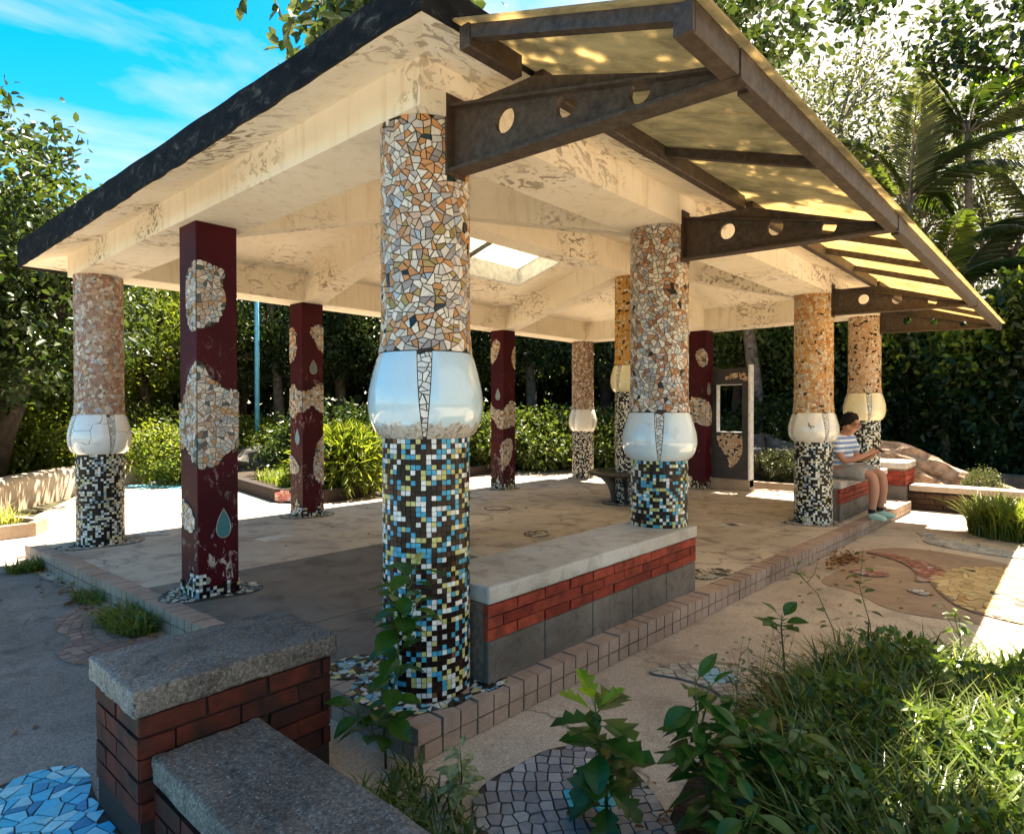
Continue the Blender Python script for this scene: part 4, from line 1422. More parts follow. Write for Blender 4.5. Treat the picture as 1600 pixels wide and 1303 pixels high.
# ================================================================== GROUND MOSAICS
def ground_mosaic(name, outline, cell, pal, label, seed, limit=300, z=GZ + .004, jit=.3, asp=1.25, group=None, m='floor_tile', colf=None, bed=None, arc=None):
    rnd = random.Random(seed)
    t = empty(name, (0, 0, 0))
    tag(t, label, 'mosaic', group or 'mosaic pictures set in the pavement')
    sm = smooth_poly(outline, 2)
    mb = MB(); mb.prism(sm, z, z + .004, bottom=False); mb.build('mortar_bed', M[bed or ('mortar' if m == 'tile_matte' else 'grout')], t)
    f = in_poly(sm)
    xs_, ys_ = [p[0] for p in sm], [p[1] for p in sm]
    mp2 = lambda u, v, h: (u, v, z + .003 + h)
    if arc:
        # rows of squarish stones laid in arcs round a point
        ax, ay = arc
        rr_ = [math.hypot(p[0] - ax, p[1] - ay) for p in sm]; tt_ = [math.atan2(p[1] - ay, p[0] - ax) % 6.2832 for p in sm]
        rm = (min(rr_) + max(rr_)) / 2
        tomap = lambda u, v: (ax + v * math.cos(u / rm), ay + v * math.sin(u / rm))
        pol = cells(min(tt_) * rm, max(tt_) * rm, min(rr_), max(rr_), cell, .0065, rnd, .15, False, asp, lambda u, v: f(*tomap(u, v)), split=False, stagger=.12)
        mp2 = lambda u, v, h: tomap(u, v) + (z + .003 + h,)
        f0 = colf
        if f0: colf = lambda u, v: f0(*tomap(u, v))
        pol.sort(key=lambda p: (tomap(*p[0])[0] - CAM.x) ** 2 + (tomap(*p[0])[1] - CAM.y) ** 2)
    else:
        pol = cells(min(xs_), max(xs_), min(ys_), max(ys_), cell, .0055, rnd, jit, False, asp, f, split=(jit > .28))
    mosaic(pol, mp2, .005, pal, rnd, t, 'mosaic_tile', M[m], limit,
           None if arc else lambda p: (sum(q[0] for q in p) / len(p) - CAM.x) ** 2 + (sum(q[1] for q in p) / len(p) - CAM.y) ** 2, .05, 'mosaic_tiles', colf)
    return t
BLUE = [(40, (.06, .42, .66)), (30, (.12, .52, .74)), (10, (.03, .24, .46)), (20, (.30, .64, .78))]
ground_mosaic('blue_mosaic', [(-1.17, .66), (-1.30, .76), (-1.48, .74), (-1.75, .62), (-2.1, .3), (-2.2, -.3), (-1.9, -.9), (-1.3, -.7), (-1.23, -.1), (-1.225, .4)], .046, BLUE, 'bright blue mosaic patch beside the brick pier at lower left', 51, 300, GZ + .008, .40, 1.2)
GREY = [(40, (.21, .205, .21)), (35, (.27, .265, .27)), (25, (.35, .345, .34))]
def greyc(x, y):
    if math.hypot(x + .03, y + .94) < .085: return (.06, .42, .55)
    if math.hypot(x - .02, y + .87) < .06: return (.30, .55, .58)
    if math.hypot(x - .12, y + .84) < .06: return (.55, .56, .45)
    return None
ground_mosaic('slate_mosaic', [(.30, -.80), (.22, -.66), (.08, -.60), (-.04, -.60), (-.16, -.58), (-.30, -.60), (-.42, -.72), (-.50, -.95), (-.45, -1.3), (-.1, -1.35), (.15, -1.1)], .048, GREY, 'slate grey mosaic with a few turquoise tiles beside the lobed green plant', 52, 300, GZ + .004, .16, 1.15, None, 'tile_matte', greyc, 'grout', (.95, -1.9))
PALE = [(60, (.38, .34, .27)), (30, (.48, .44, .36)), (10, (.30, .27, .22))]
def palec(x, y):
    return (.25, .48, .55) if math.hypot(x - 1.27, y + .84) < .09 else None
ground_mosaic('pale_mosaic', [(1.05, -.50), (1.30, -.58), (1.5, -.78), (1.55, -1.0), (1.2, -1.15), (1.0, -1.05), (1.12, -.85), (1.12, -.68)], .046, PALE, 'pale tile mosaic with light blue centre between kerb and weeds', 53, 220, GZ + .004, .22, 1.25, None, 'tile_matte', palec, None, (.2, -1.9))
YEL = [(60, (.55, .38, .16)), (30, (.62, .46, .22)), (3, (.05, .04, .03)), (7, (.45, .26, .10))]
ground_mosaic('yellow_mosaic', [(4.30, -1.28), (4.8, -1.36), (5.15, -1.7), (5.2, -2.4), (4.6, -3.0), (3.6, -2.7), (3.3, -2.1), (3.45, -1.62), (3.8, -1.45)], .066, YEL, 'large yellow mosaic disc at the right edge, half in sun', 54, 300, GZ + .008, .34, 1.5, None, 'tile_matte')
REDS = [(40, (.34, .12, .08)), (30, (.45, .24, .17)), (20, (.24, .12, .08)), (10, (.5, .42, .34))]
ground_mosaic('red_tail_mosaic', [(4.35, -1.22), (4.75, -1.05), (4.95, -.80), (5.0, -.64), (5.1, -.82), (4.95, -1.2), (4.6, -1.42), (4.2, -1.38), (4.05, -1.22)], .055, REDS, 'upper red-brown mosaic tail leading to the yellow disc', 55, 160, GZ + .008, .36, 1.2, None, 'tile_matte')
ground_mosaic('red_tail_mosaic', [(4.1, -.72), (4.25, -.80), (4.25, -1.02), (4.12, -1.06), (4.0, -.90)], .05, REDS, 'small oval dark red mosaic left of the yellow disc', 56, 60, GZ + .008, .36, 1.2, None, 'tile_matte')
ground_mosaic('chip_mosaic', [(3.75, -1.22), (3.86, -1.28), (3.80, -1.40), (3.66, -1.38)], .04, [(50, (.5, .48, .42)), (50, (.35, .33, .3))], 'tiny grey chip patch below the yellow disc', 57, 20, GZ + .008, .3, 1.2, None, 'tile_matte')
ground_mosaic('grey_band_mosaic', [(6.6, -.80), (6.3, -.95), (5.95, -.98), (5.75, -1.3), (5.65, -1.9), (5.85, -2.1), (6.1, -1.6), (6.2, -1.2), (6.6, -.95)], .07, [(50, (.30, .29, .26)), (50, (.40, .38, .34))], 'grey band of paving mosaic in front of the sunlit grass clump', 58, 160, GZ + .004, .25, 1.2, None, 'tile_matte', None, 'grout_light')
ground_mosaic('pink_cobble_mosaic', [(-.52, 3.1), (-.75, 2.95), (-.86, 2.62), (-.80, 2.35), (-.98, 2.1), (-.88, 1.78), (-.6, 1.62), (-.46, 1.75), (-.45, 2.6)], .062, [(60, (.20, .13, .11)), (40, (.28, .19, .16))], 'dull pink cobble fan along the left kerb', 59, 200, GZ + .006, .2, 1.1, None, 'tile_matte', None, None, (.3, 2.2))
ground_mosaic('leaf_mosaic', [(.42, 4.75), (.62, 4.62), (.60, 4.95), (.50, 5.0), (.30, 4.92)], .045, [(70, (.45, .45, .42)), (30, (.30, .40, .45))], 'small leaf shaped mosaic beside the leftmost column', 60, 50, 0.0005, .25, 1.1, None, 'tile_matte')
ground_mosaic('leaf_mosaic', [(2.95, 1.75), (3.1, 1.72), (3.3, 1.9), (3.2, 2.05), (3.0, 2.0), (2.9, 1.9)], .05, [(50, (.45, .40, .30)), (50, (.15, .12, .09))], 'small leaf shaped mosaic on the floor right of the nearest column', 61, 50, 0.0005, .3, 1.1, None, 'tile_matte')
def inlay(cx, cy, rz, w, d, cols, label):
    t = empty('floor_inlay', (cx, cy, .0005), rz); tag(t, label, 'floor tile', 'small tile inlays in the floor')
    n = len(cols)
    for i, c in enumerate(cols):
        mb = MB(); mb.box((-w / 2 + w * i / n + .002, -d / 2, 0), (-w / 2 + w * (i + 1) / n - .002, d / 2, .004), None, c); mb.build('tile', M['tile_matte'], t)
inlay(4.9, .62, -.7, .30, .13, [(.5, .5, .48), (.05, .05, .05), (.55, .5, .42)], 'three tile inlay, pale and black, on the floor between the front columns')
inlay(1.22, 3.72, .1, .34, .17, [(.6, .56, .48), (.52, .50, .45)], 'pale two tile inlay on the floor right of the near maroon column')
inlay(4.55, 4.35, .1, .30, .14, [(.05, .05, .05), (.5, .46, .4)], 'dark and pale inlay on the far floor by the slim maroon column')
def drain(cx, cy, r, label):
    t = empty('drain_cover', (cx, cy, .0005)); tag(t, label, 'drain cover', 'round covers in the floor')
    mb = MB(); mb.lathe([(r, 0), (r, .006), (r - .015, .006), (r - .015, .002)], 0, 0, 40, cap=False); mb.build('rim', M['steel'], t)
    mb = MB(); mb.lathe([(r - .018, 0), (r - .018, .0045)], 0, 0, 40); mb.build('lid', M['floor'], t)
drain(4.05, 3.34, .17, 'round floor cover nearer the far maroon columns')
drain(3.42, .88, .15, 'round floor cover just behind the near bench')
# blue painted puddles on the far path
for i, (x, y, a, b_, r) in enumerate([(2.0, 9.6, .42, .95, .5), (2.6, 10.4, .35, .8, .6), (3.1, 11.4, .3, .9, .6), (2.9, 9.9, .16, .5, .6)]):
    mb = MB(); pts = []
    for k in range(28):
        t = 2 * math.pi * k / 28
        u, v = a * math.cos(t) * (1 + .12 * math.sin(3 * t + i)), b_ * math.sin(t)
        pts.append((x + u * math.cos(r) - v * math.sin(r), y + u * math.sin(r) + v * math.cos(r)))
    mb.prism(pts, GZ + .001, GZ + .004 + .0005 * i, bottom=False)
    o = mb.build('blue_puddle_painting', M['blue_flat'])
    tag(o, ['nearest blue painted puddle on the left path', 'second blue painted puddle on the left path', 'farthest blue painted puddle by the garden wall', 'smallest blue painted puddle on the path'][i], 'painted puddle', 'blue puddles painted on the path')

# ================================================================== OBJECTS
# round seat round the inner column
t = empty('round_bench', (X2, YM, 0)); tag(t, 'dark round seat on curved legs encircling the orange inner column', 'round bench')
mb = MB(); mb.lathe([(CR + .012, .375), (.555, .385), (.575, .400), (.575, .418), (.555, .428), (CR + .012, .428), (CR + .012, .375)], 0, 0, 56, cap=False); mb.build('seat', M['dark_wood'], t)
for k in range(6):
    a = k * math.pi / 3 + .35
    mb = MB()
    prof = [(CR + .012, .0), (CR + .06, .0), (CR + .07, .12), (CR + .11, .24), (CR + .20, .33), (CR + .30, .374), (CR + .012, .374)]
    w = .02
    L_ = [Vector((r * math.cos(a) - s * w * math.sin(a), r * math.sin(a) + s * w * math.cos(a), z)) for s in (-1, 1) for r, z in prof]
    n = len(prof)
    mb.face(L_[:n]); mb.face(list(reversed(L_[n:])))
    for i in range(n):
        j = (i + 1) % n
        mb.face([L_[i], L_[n + i], L_[n + j], L_[j]])
    mb.build('leg', M['dark_wood'], t)

# free-standing window-like frame panel
fr = empty('frame_panel', (8.02, 1.59, 0), math.pi / 2)
tag(fr, 'dark upright panel with a tall opening and mosaic shield beneath it', 'frame panel')
Wd, Hh, Tk = .70, 1.93, .12
ox0, ox1, oz0, oz1 = .13, .55, .90, 1.66     # opening (x from the right edge in view)
def fb(lo, hi, name, m):
    mb = MB(); mb.box(lo, hi); return mb.build(name, m, fr)
# local x runs along +Y of the world (left in view), local y = -X
mb = MB()
for lo, hi in (((.03, 0, .17), (ox0, Tk, Hh - .02)), ((ox1, 0, .17), (Wd, Tk, Hh - .02)), ((ox0, 0, .17), (ox1, Tk, oz0)), ((ox0, 0, oz1), (ox1, Tk, Hh - .02))):
    mb.box(lo, hi)
mb.build('panel', M['slate'], fr)
fb((.0, -.012, .06), (.028, Tk + .02, Hh + .03), 'edge_board', M['white_paint'])
fb((ox1 - .010, .002, oz0), (ox1 - .001, Tk - .002, oz1), 'reveal', M['white_paint'])
fb((ox0 + .001, .002, oz1 - .010), (ox1 - .012, Tk - .002, oz1 - .001), 'reveal', M['white_paint'])
fb((ox0 + .001, -.004, oz0 + .001), (ox1 - .012, Tk - .002, oz0 + .010), 'sill', M['white_paint'])
fb((.0, -.03, .0), (Wd + .02, Tk + .03, .168), 'plinth', M['wallstone'])
shield = smooth_poly([(.13, .89), (.54, .89), (.53, .74), (.44, .58), (.34, .47), (.34, .32), (.20, .42), (.12, .58), (.125, .75)], 1)
top_b = smooth_poly([(.035, 1.83), (.20, 1.84), (.36, 1.82), (.42, 1.74), (.34, 1.72), (.24, 1.76), (.14, 1.74), (.035, 1.66)], 2)
for sh in (shield, top_b):
    f = in_poly(sh)
    rnd = random.Random(71)
    pol = cells(min(p[0] for p in sh), max(p[0] for p in sh), min(p[1] for p in sh), max(p[1] for p in sh), .034, .004, rnd, .44, False, 1, f)
    mosaic(pol, lambda u, v, h: (u, Tk + h + .001, v), .008, PAL_D, rnd, fr, 'mosaic_piece', M['tile'], 0, None, .06, 'broken_mosaic')
    mosaic(pol, lambda u, v, h: (u, -h - .001, v), .008, PAL_D, rnd, fr, 'mosaic_piece', M['tile'], 0, None, .06, 'broken_mosaic')

def blob_rock(name, loc, size, seed, m, label, cat='rock', group=None, flat=.6):
    rnd = random.Random(seed)
    me_v, me_f = [], []
    n, k = 22, 30
    ph = [(rnd.uniform(0, 6), rnd.uniform(1.5, 4), rnd.uniform(.03, .12)) for _ in range(7)]
    mb = MB()
    for i in range(n + 1):
        th = math.pi * i / n
        for j in range(k):
            f = 2 * math.pi * j / k
            r = 1
            for a, fr_, am in ph: r += am * math.sin(a + fr_ * math.cos(th) * 2 + math.sin(f + a) * fr_)
            x, y, z = r * math.sin(th) * math.cos(f), r * math.sin(th) * math.sin(f), r * math.cos(th) * flat
            mb.v.append((x * size[0], y * size[1], z * size[2] / flat))
    for i in range(n):
        for j in range(k):
            mb.f.append((i * k + j, i * k + (j + 1) % k, (i + 1) * k + (j + 1) % k, (i + 1) * k + j)); mb.c.append(None); mb.sm.append(True)
    o = mb.build(name, m, None, loc)
    s = o.modifiers.new('sub', 'SUBSURF'); s.levels = s.render_levels = 1
    tx = D.textures.new('rocktex', 'CLOUDS'); tx.noise_scale = .22; tx.noise_depth = 4
    d = o.modifiers.new('disp', 'DISPLACE'); d.texture = tx; d.strength = .13; d.texture_coords = 'GLOBAL'
    tag(o, label, cat, group)
    return o
blob_rock('boulder', (10.6, 2.35, .10), (.75, .95, .60), 3, M['rock'], 'big grey boulder behind the frame panel')
blob_rock('boulder', (4.75, 10.95, .12), (1.1, .55, .34), 5, M['rock'], 'dark boulder at the foot of the light blue pole')
# driftwood-like log on the bank
lg = empty('fallen_log', (0, 0, 0)); tag(lg, 'gnarled sunlit log lying behind the far brick pier', 'log')
def gnarl(pts, radii, seed):
    rnd = random.Random(seed); mb = MB()
    P = [Vector(p) for p in pts]
    m_ = 40; seg = 22; base = 0
    rings = []
    for i in range(m_ + 1):
        t = i / m_ * (len(P) - 1); a = int(min(t, len(P) - 2)); u = t - a
        p = P[a].lerp(P[a + 1], u); r = radii[a] * (1 - u) + radii[a + 1] * u
        d = (P[a + 1] - P[a]).normalized(); s = d.cross(Vector((0, 0, 1))).normalized(); w = s.cross(d)
        for k in range(seg):
            th = 2 * math.pi * k / seg
            rr = r * (1 + .22 * math.sin(3 * th + i * .22 + seed) + .13 * math.sin(7 * th + i * .35) + .08 * math.sin(11 * th - i * .3) + .06 * math.sin(i * .9 + th))
            mb.v.append(tuple(p + rr * (math.cos(th) * s + math.sin(th) * w)))
    for i in range(m_):
        for k in range(seg):
            mb.f.append((i * seg + k, i * seg + (k + 1) % seg, (i + 1) * seg + (k + 1) % seg, (i + 1) * seg + k)); mb.c.append(None); mb.sm.append(False)
    mb.f.append(tuple(range(seg))); mb.c.append(None); mb.sm.append(False)
    mb.f.append(tuple(m_ * seg + k for k in range(seg))); mb.c.append(None); mb.sm.append(False)
    return mb
gnarl([(9.9, .7, .42), (9.8, .0, .44), (9.7, -.55, .30), (9.6, -1.1, .10), (9.6, -1.7, -.05)], [.22, .25, .22, .15, .10], 1).build('trunk', M['drift'], lg)
gnarl([(9.65, -.1, .26), (9.55, -.6, .12), (9.45, -1.2, .02), (9.4, -1.75, -.08)], [.15, .16, .13, .08], 4).build('root', M['drift'], lg)
mb = MB()
mb.prism(smooth_poly([(11.0, 1.0), (10.6, -.9), (10.3, -3.0), (10.0, -6), (10.5, -6), (10.9, -3.0), (11.1, -.9), (11.5, 1.0)], 1), GZ - .03, .22)
tag(mb.build('garden_edge_wall', M['rock']), 'dark low stone edging along the foot of the right hedge', 'wall')

# left garden wall: long rounded concrete bank
def swept_wall(name, path, w, hgt, m, label, cat='wall', z0=GZ - .03):
    mb = MB(); P = [Vector((x, y, 0)) for x, y in path]
    prof = [(-w / 2, 0), (-w / 2 * .96, hgt * .75), (-w / 2 * .7, hgt * .95), (0, hgt), (w / 2 * .7, hgt * .95), (w / 2 * .96, hgt * .75), (w / 2, 0)]
    k = len(prof)
    for i, p in enumerate(P):
        d = (P[min(i + 1, len(P) - 1)] - P[max(i - 1, 0)]).normalized(); s = Vector((-d.y, d.x, 0))
        for a, z in prof: mb.v.append(tuple(p + s * a + Vector((0, 0, z0 + z))))
    for i in range(len(P) - 1):
        for j in range(k - 1):
            mb.f.append((i * k + j, i * k + j + 1, (i + 1) * k + j + 1, (i + 1) * k + j)); mb.c.append(None); mb.sm.append(True)
    for e_ in (0, (len(P) - 1) * k):
        mb.f.append(tuple(e_ + j for j in range(k))); mb.c.append(None); mb.sm.append(False)
    o = mb.build(name, m); tag(o, label, cat); return o
def spline(pts, n=6):
    out = []
    for i in range(len(pts) - 1):
        p0, p1, p2, p3 = [Vector(pts[max(0, min(len(pts) - 1, j))] + (0,)) for j in (i - 1, i, i + 1, i + 2)]
        for k in range(n):
            t = k / n
            q = .5 * ((2 * p1) + (-p0 + p2) * t + (2 * p0 - 5 * p1 + 4 * p2 - p3) * t * t + (-p0 + 3 * p1 - 3 * p2 + p3) * t ** 3)
            out.append((q.x, q.y))
    out.append(pts[-1]); return out
swept_wall('garden_wall', spline([(-1.5, 6.3), (-.7, 7.6), (.0, 9.1), (.85, 10.15), (2.0, 11.2), (3.0, 11.9)]), .34, .50, M['wallstone'], 'rounded tan concrete garden wall curving behind the leftmost column')
# left kerbed grass bed
def bed(name, outline, w, hgt, m, label, label_soil=None):
    t = empty(name, (0, 0, 0)); tag(t, label, 'planter')
    n = len(outline)
    for i in range(n):
        a, b_ = outline[i], outline[(i + 1) % n]
        d = Vector((b_[0] - a[0], b_[1] - a[1], 0)); L = d.length
        if L < .05: continue
        mb = MB(); mb.box((0 if i % 2 else .003, 0, GZ - .01), (L - .004, w, GZ + hgt))
        o = mb.build('kerb_stone', m, t); o.location = (a[0], a[1], 0); o.rotation_euler = (0, 0, math.atan2(d.y, d.x))
    mb = MB(); mb.prism(inset_poly(outline, w * .5), GZ - .01, GZ + hgt - .05, bottom=False); mb.build('soil', M['soil'], t)
    return t
bed('planting_bed', [(-.15, 6.47), (.02, 6.75), (-.3, 7.6), (-1.2, 7.2), (-2.2, 6.4)], .09, .15, M['wallstone'], 'low kerbed grass bed at the far left edge')
PB = [(2.93, 6.93), (3.27, 6.23), (4.0, 6.35), (5.0, 6.95), (6.8, 7.2), (9.0, 7.6), (9.6, 8.6), (5.5, 13.2), (3.6, 11.5), (3.3, 9.2)]
pbt = bed('planting_bed', PB, .12, .20, M['mortar_dark'], 'dark kerbed planting bed behind the maroon columns')
rnd = random.Random(8)
# reddish mosaic facing on the near kerb corner
d_ = Vector((3.27 - 2.93, 6.23 - 6.93, 0)); L_ = d_.length; dn = d_.normalized(); nn_ = Vector((dn.y, -dn.x, 0))
pol = cells(0, L_, 0, .19, .05, .005, rnd, .4)
def mp_(u, v, h):
    p = Vector((2.93, 6.93, 0)) + dn * u + nn_ * (h + .003)
    return (p.x, p.y, GZ + v)
mosaic(pol, mp_, .008, [(60, (.50, .16, .13)), (30, (.55, .30, .24)), (10, (.4, .35, .3))], rnd, pbt, 'kerb_mosaic_piece', M['tile'], 0, None, .05, 'kerb_mosaic')
bed('planting_bed', [(8.95, 4.2), (9.0, .9), (12.5, .9), (13, 6)], .14, .17, M['wallstone'], 'kerbed planting bed with boulder behind the frame panel')
WBED = ([(2.05, -1.25), (1.35, -1.0), (.55, -1.10), (-.10, -1.22), (-.62, -1.6), (-.62, -3.5), (2.6, -3.5), (2.3, -2.0)][::-1])
mb = MB(); mb.prism(smooth_poly(WBED, 2), GZ, GZ + .012, bottom=False)
tag(mb.build('soil_bed', M['soil']), kind='structure')

pl = empty('lamp_pole', (4.82, 11.26, GZ + .10)); tag(pl, 'thin light blue metal pole rising behind the maroon columns', 'pole')
mb = MB(); mb.tube([(0, 0, 0), (0, 0, 3.0), (0, 0, 6.2)], [.052, .048, .04], 12); mb.build('shaft', M['blue_paint'], pl)
mb = MB(); mb.box((-.2, -.2, 0), (.2, .2, .35)); mb.build('base', M['rock'], pl)

# ================================================================== PERSON
def skin_obj(name, verts, edges, radii, m, parent=None, sub=2, root=0):
    me = D.meshes.new(name)
    me.from_pydata([tuple(v) for v in verts], edges, [])
    o = link(D.objects.new(name, me), parent)
    me.materials.append(m)
    sk = o.modifiers.new('skin', 'SKIN')
    sk.use_smooth_shade = True
    lay = me.skin_vertices
    if not lay:
        bpy.context.view_layer.objects.active = o
    for i, r in enumerate(radii):
        rr = r if isinstance(r, tuple) else (r, r)
        me.skin_vertices[0].data[i].radius = rr
        me.skin_vertices[0].data[i].use_root = (i == root)
    s = o.modifiers.new('sub', 'SUBSURF'); s.levels = s.render_levels = sub
    return o
person = empty('person', (6.36, -.03, 0))
tag(person, 'man in blue striped shirt and grey shorts sitting on the bench, looking at a phone', 'person')
# local frame: facing -Y (out over the kerb); z up; seat at .452
def V(x, y, z): return (x, y, z)
bv_, be_, br_ = [], [], []
def add(p, r, par=None):
    bv_.append(p); br_.append(r)
    if par is not None: be_.append((par, len(bv_) - 1))
    return len(bv_) - 1
pel = add(V(0, -.02, .54), (.15, .12))
spn = add(V(0, -.03, .66), (.145, .125), pel)
chs = add(V(0, -.05, .80), (.15, .115), spn)
ush = add(V(0, -.085, .90), (.135, .095), chs)
nck = add(V(0, -.115, .965), .060, ush)
nk2 = add(V(0, -.140, 1.00), .060, nck)
hd1 = add(V(0, -.185, 1.035), (.072, .082), nk2)
hd2 = add(V(0, -.190, 1.095), (.080, .096), hd1)
hd3 = add(V(0, -.175, 1.145), (.070, .080), hd2)
nose = add(V(0, -.292, 1.065), .014, hd2)
for s in (-1, 1):
    ear = add(V(.088 * s, -.165, 1.070), .017, hd1)
    sh = add(V(.17 * s, -.085, .90), .065, ush)
    ua = add(V(.215 * s, -.12, .78), .050, sh)
    el = add(V(.225 * s, -.19, .665), .040, ua)
    fa = add(V(.165 * s, -.31, .70), .036, el)
    wr = add(V(.085 * s, -.40, .755), .024, fa)
    pm_ = add(V(.055 * s, -.44, .785), (.030, .018), wr)
    for k in range(4):
        f1 = add(V((.052 - .012 * k) * s, -.470 + .004 * k, .800 - .012 * k), .0085, pm_)
        f2 = add(V((.034 - .010 * k) * s, -.492 + .005 * k, .795 - .014 * k), .0075, f1)
        add(V((.014 - .004 * k) * s, -.486 + .004 * k, .785 - .014 * k), .0065, f2)
    t1 = add(V(.035 * s, -.435, .815), .009, pm_)
    add(V(.016 * s, -.452, .828), .008, t1)
    hp = add(V(.095 * s, -.06, .535), .100, pel)
    th = add(V(.125 * s, -.26, .535), .086, hp)
    kn = add(V(.135 * s, -.47, .515), .062, th)
    cf = add(V(.130 * s, -.485, .34), .056, kn)
    an = add(V(.125 * s, -.455, .11), .036, cf)
    hl = add(V(.125 * s, -.445, .05), .036, an)
    add(V(.14 * s, -.56, .035), .030, hl)
body = skin_obj('body', bv_, be_, br_, M['skin'], person)
# eyes and brows are too small to tell apart; cloth gets folds below
bv_, be_, br_ = [], [], []
a0 = add(V(0, -.025, .535), (.175, .165)); a1 = add(V(0, -.035, .66), (.178, .175), a0); a2 = add(V(0, -.05, .80), (.180, .152), a1); a3 = add(V(0, -.080, .905), (.165, .120), a2); add(V(0, -.112, .962), (.078, .074), a3)
for s in (-1, 1):
    b1 = add(V(.185 * s, -.088, .895), .086, a3); add(V(.230 * s, -.135, .735), .078, b1)
def folds(o, amt, sc):
    t = D.textures.new('cloth', 'CLOUDS'); t.noise_scale = sc; t.noise_depth = 2
    d = o.modifiers.new('folds', 'DISPLACE'); d.texture = t; d.strength = amt; d.mid_level = .5; d.texture_coords = 'LOCAL'
folds(skin_obj('shirt', bv_, be_, br_, M['shirt'], person, 3), .035, .07)
bv_, be_, br_ = [], [], []
a0 = add(V(0, -.02, .545), (.165, .118)); add(V(0, -.02, .60), (.155, .120), a0)
for s in (-1, 1):
    h1 = add(V(.098 * s, -.08, .535), .110, a0); h2 = add(V(.128 * s, -.27, .533), .100, h1); add(V(.140 * s, -.445, .515), .088, h2)
folds(skin_obj('shorts', bv_, be_, br_, M['shorts'], person, 3), .035, .06)
for s in (-1, 1):
    bv_, be_, br_ = [], [], []
    k0 = add(V(.126 * s, -.46, .155), .041); k1 = add(V(.125 * s, -.45, .07), .041, k0); skin_obj('sock', bv_, be_, br_, M['sock'], person)
    bv_, be_, br_ = [], [], []
    k0 = add(V(.125 * s, -.415, .050), (.045, .042)); k1 = add(V(.127 * s, -.47, .058), (.046, .050), k0); k2 = add(V(.136 * s, -.55, .044), (.047, .036), k1); add(V(.145 * s, -.62, .034), (.040, .026), k2)
    skin_obj('shoe', bv_, be_, br_, M['shoe'], person)
bv_, be_, br_ = [], [], []
h0 = add(V(0, -.115, 1.065), (.088, .062)); h1 = add(V(0, -.140, 1.125), (.100, .098), h0); h2 = add(V(0, -.180, 1.165), (.098, .100), h1); add(V(0, -.262, 1.165), (.072, .050), h2)
folds(skin_obj('hair', bv_, be_, br_, M['hair'], person, 3), .03, .025)
gl = MB()
for s in (-1, 1):
    pts = [(s * .034 + .026 * math.cos(t), -.295 + .01 * abs(math.sin(t)), 1.090 + .018 * math.sin(t)) for t in [2 * math.pi * i / 14 for i in range(15)]]
    gl.tube(pts, .003, 5)
    gl.tube([(s * .060, -.292, 1.093), (s * .090, -.235, 1.093), (s * .092, -.165, 1.090)], .003, 5)
gl.tube([(-.010, -.303, 1.092), (.010, -.303, 1.092)], .003, 5)
gl.build('spectacles', M['lens'], person)
person.rotation_euler = (0, 0, -.12)
ph = MB()
pmx = Matrix.Translation((6.36, -.03, 0)) @ Matrix.Rotation(-.12, 4, 'Z') @ Matrix.Translation((0, -.480, .812)) @ Matrix.Rotation(math.radians(-50), 4, 'X')
ph.box((-.034, -.005, -.065), (.034, .005, .075), pmx)
po = ph.build('phone', M['phone']); bevel(po, .003, 2)
tag(po, 'dark mobile phone held in the seated man\'s hands', 'phone')

# ================================================================== VEGETATION
def leaves_mesh(name, C_, A_, Nn, L_, Wd_, m, fold=.25, curl=0):
    """leaf quads: centre/base C, axis A, normal N, length L, width W (arrays)"""
    n = len(C_)
    A_ = A_ / (np.linalg.norm(A_, axis=1, keepdims=True) + 1e-9)
    S = np.cross(A_, Nn); S /= (np.linalg.norm(S, axis=1, keepdims=True) + 1e-9)
    Nn = np.cross(S, A_)
    L_ = L_[:, None]; Wd_ = Wd_[:, None]
    v = np.empty((n, 6, 3))
    v[:, 0] = C_
    v[:, 1] = C_ + A_ * L_ * .30 + S * Wd_ * .5 + Nn * Wd_ * fold
    v[:, 2] = C_ + A_ * L_ * .72 + S * Wd_ * .40 + Nn * (Wd_ * fold - L_ * curl * .5)
    v[:, 3] = C_ + A_ * L_ - Nn * L_ * curl
    v[:, 4] = C_ + A_ * L_ * .72 - S * Wd_ * .40 + Nn * (Wd_ * fold - L_ * curl * .5)
    v[:, 5] = C_ + A_ * L_ * .30 - S * Wd_ * .5 + Nn * Wd_ * fold
    idx = np.arange(n)[:, None] * 6
    f = np.empty((n, 2, 4), dtype=np.int32)
    f[:, 0] = idx + np.array([0, 1, 2, 3]); f[:, 1] = idx + np.array([0, 3, 4, 5])
    return np_mesh(name, v.reshape(-1, 3), f.reshape(-1, 4), m)
def np_mesh(name, v, f, m):
    me = D.meshes.new(name)
    me.vertices.add(len(v)); me.vertices.foreach_set('co', np.ascontiguousarray(v, dtype=np.float32).ravel())
    k = f.shape[1]
    me.loops.add(f.size); me.loops.foreach_set('vertex_index', np.ascontiguousarray(f, dtype=np.int32).ravel())
    me.polygons.add(len(f)); me.polygons.foreach_set('loop_start', np.arange(0, f.size, k, dtype=np.int32))
    me.update(calc_edges=True)
    me.materials.append(m)
    return me
def rdir(rs, n, up=.3):
    d = rs.normal(size=(n, 3)); d[:, 2] += up
    return d / np.linalg.norm(d, axis=1, keepdims=True)
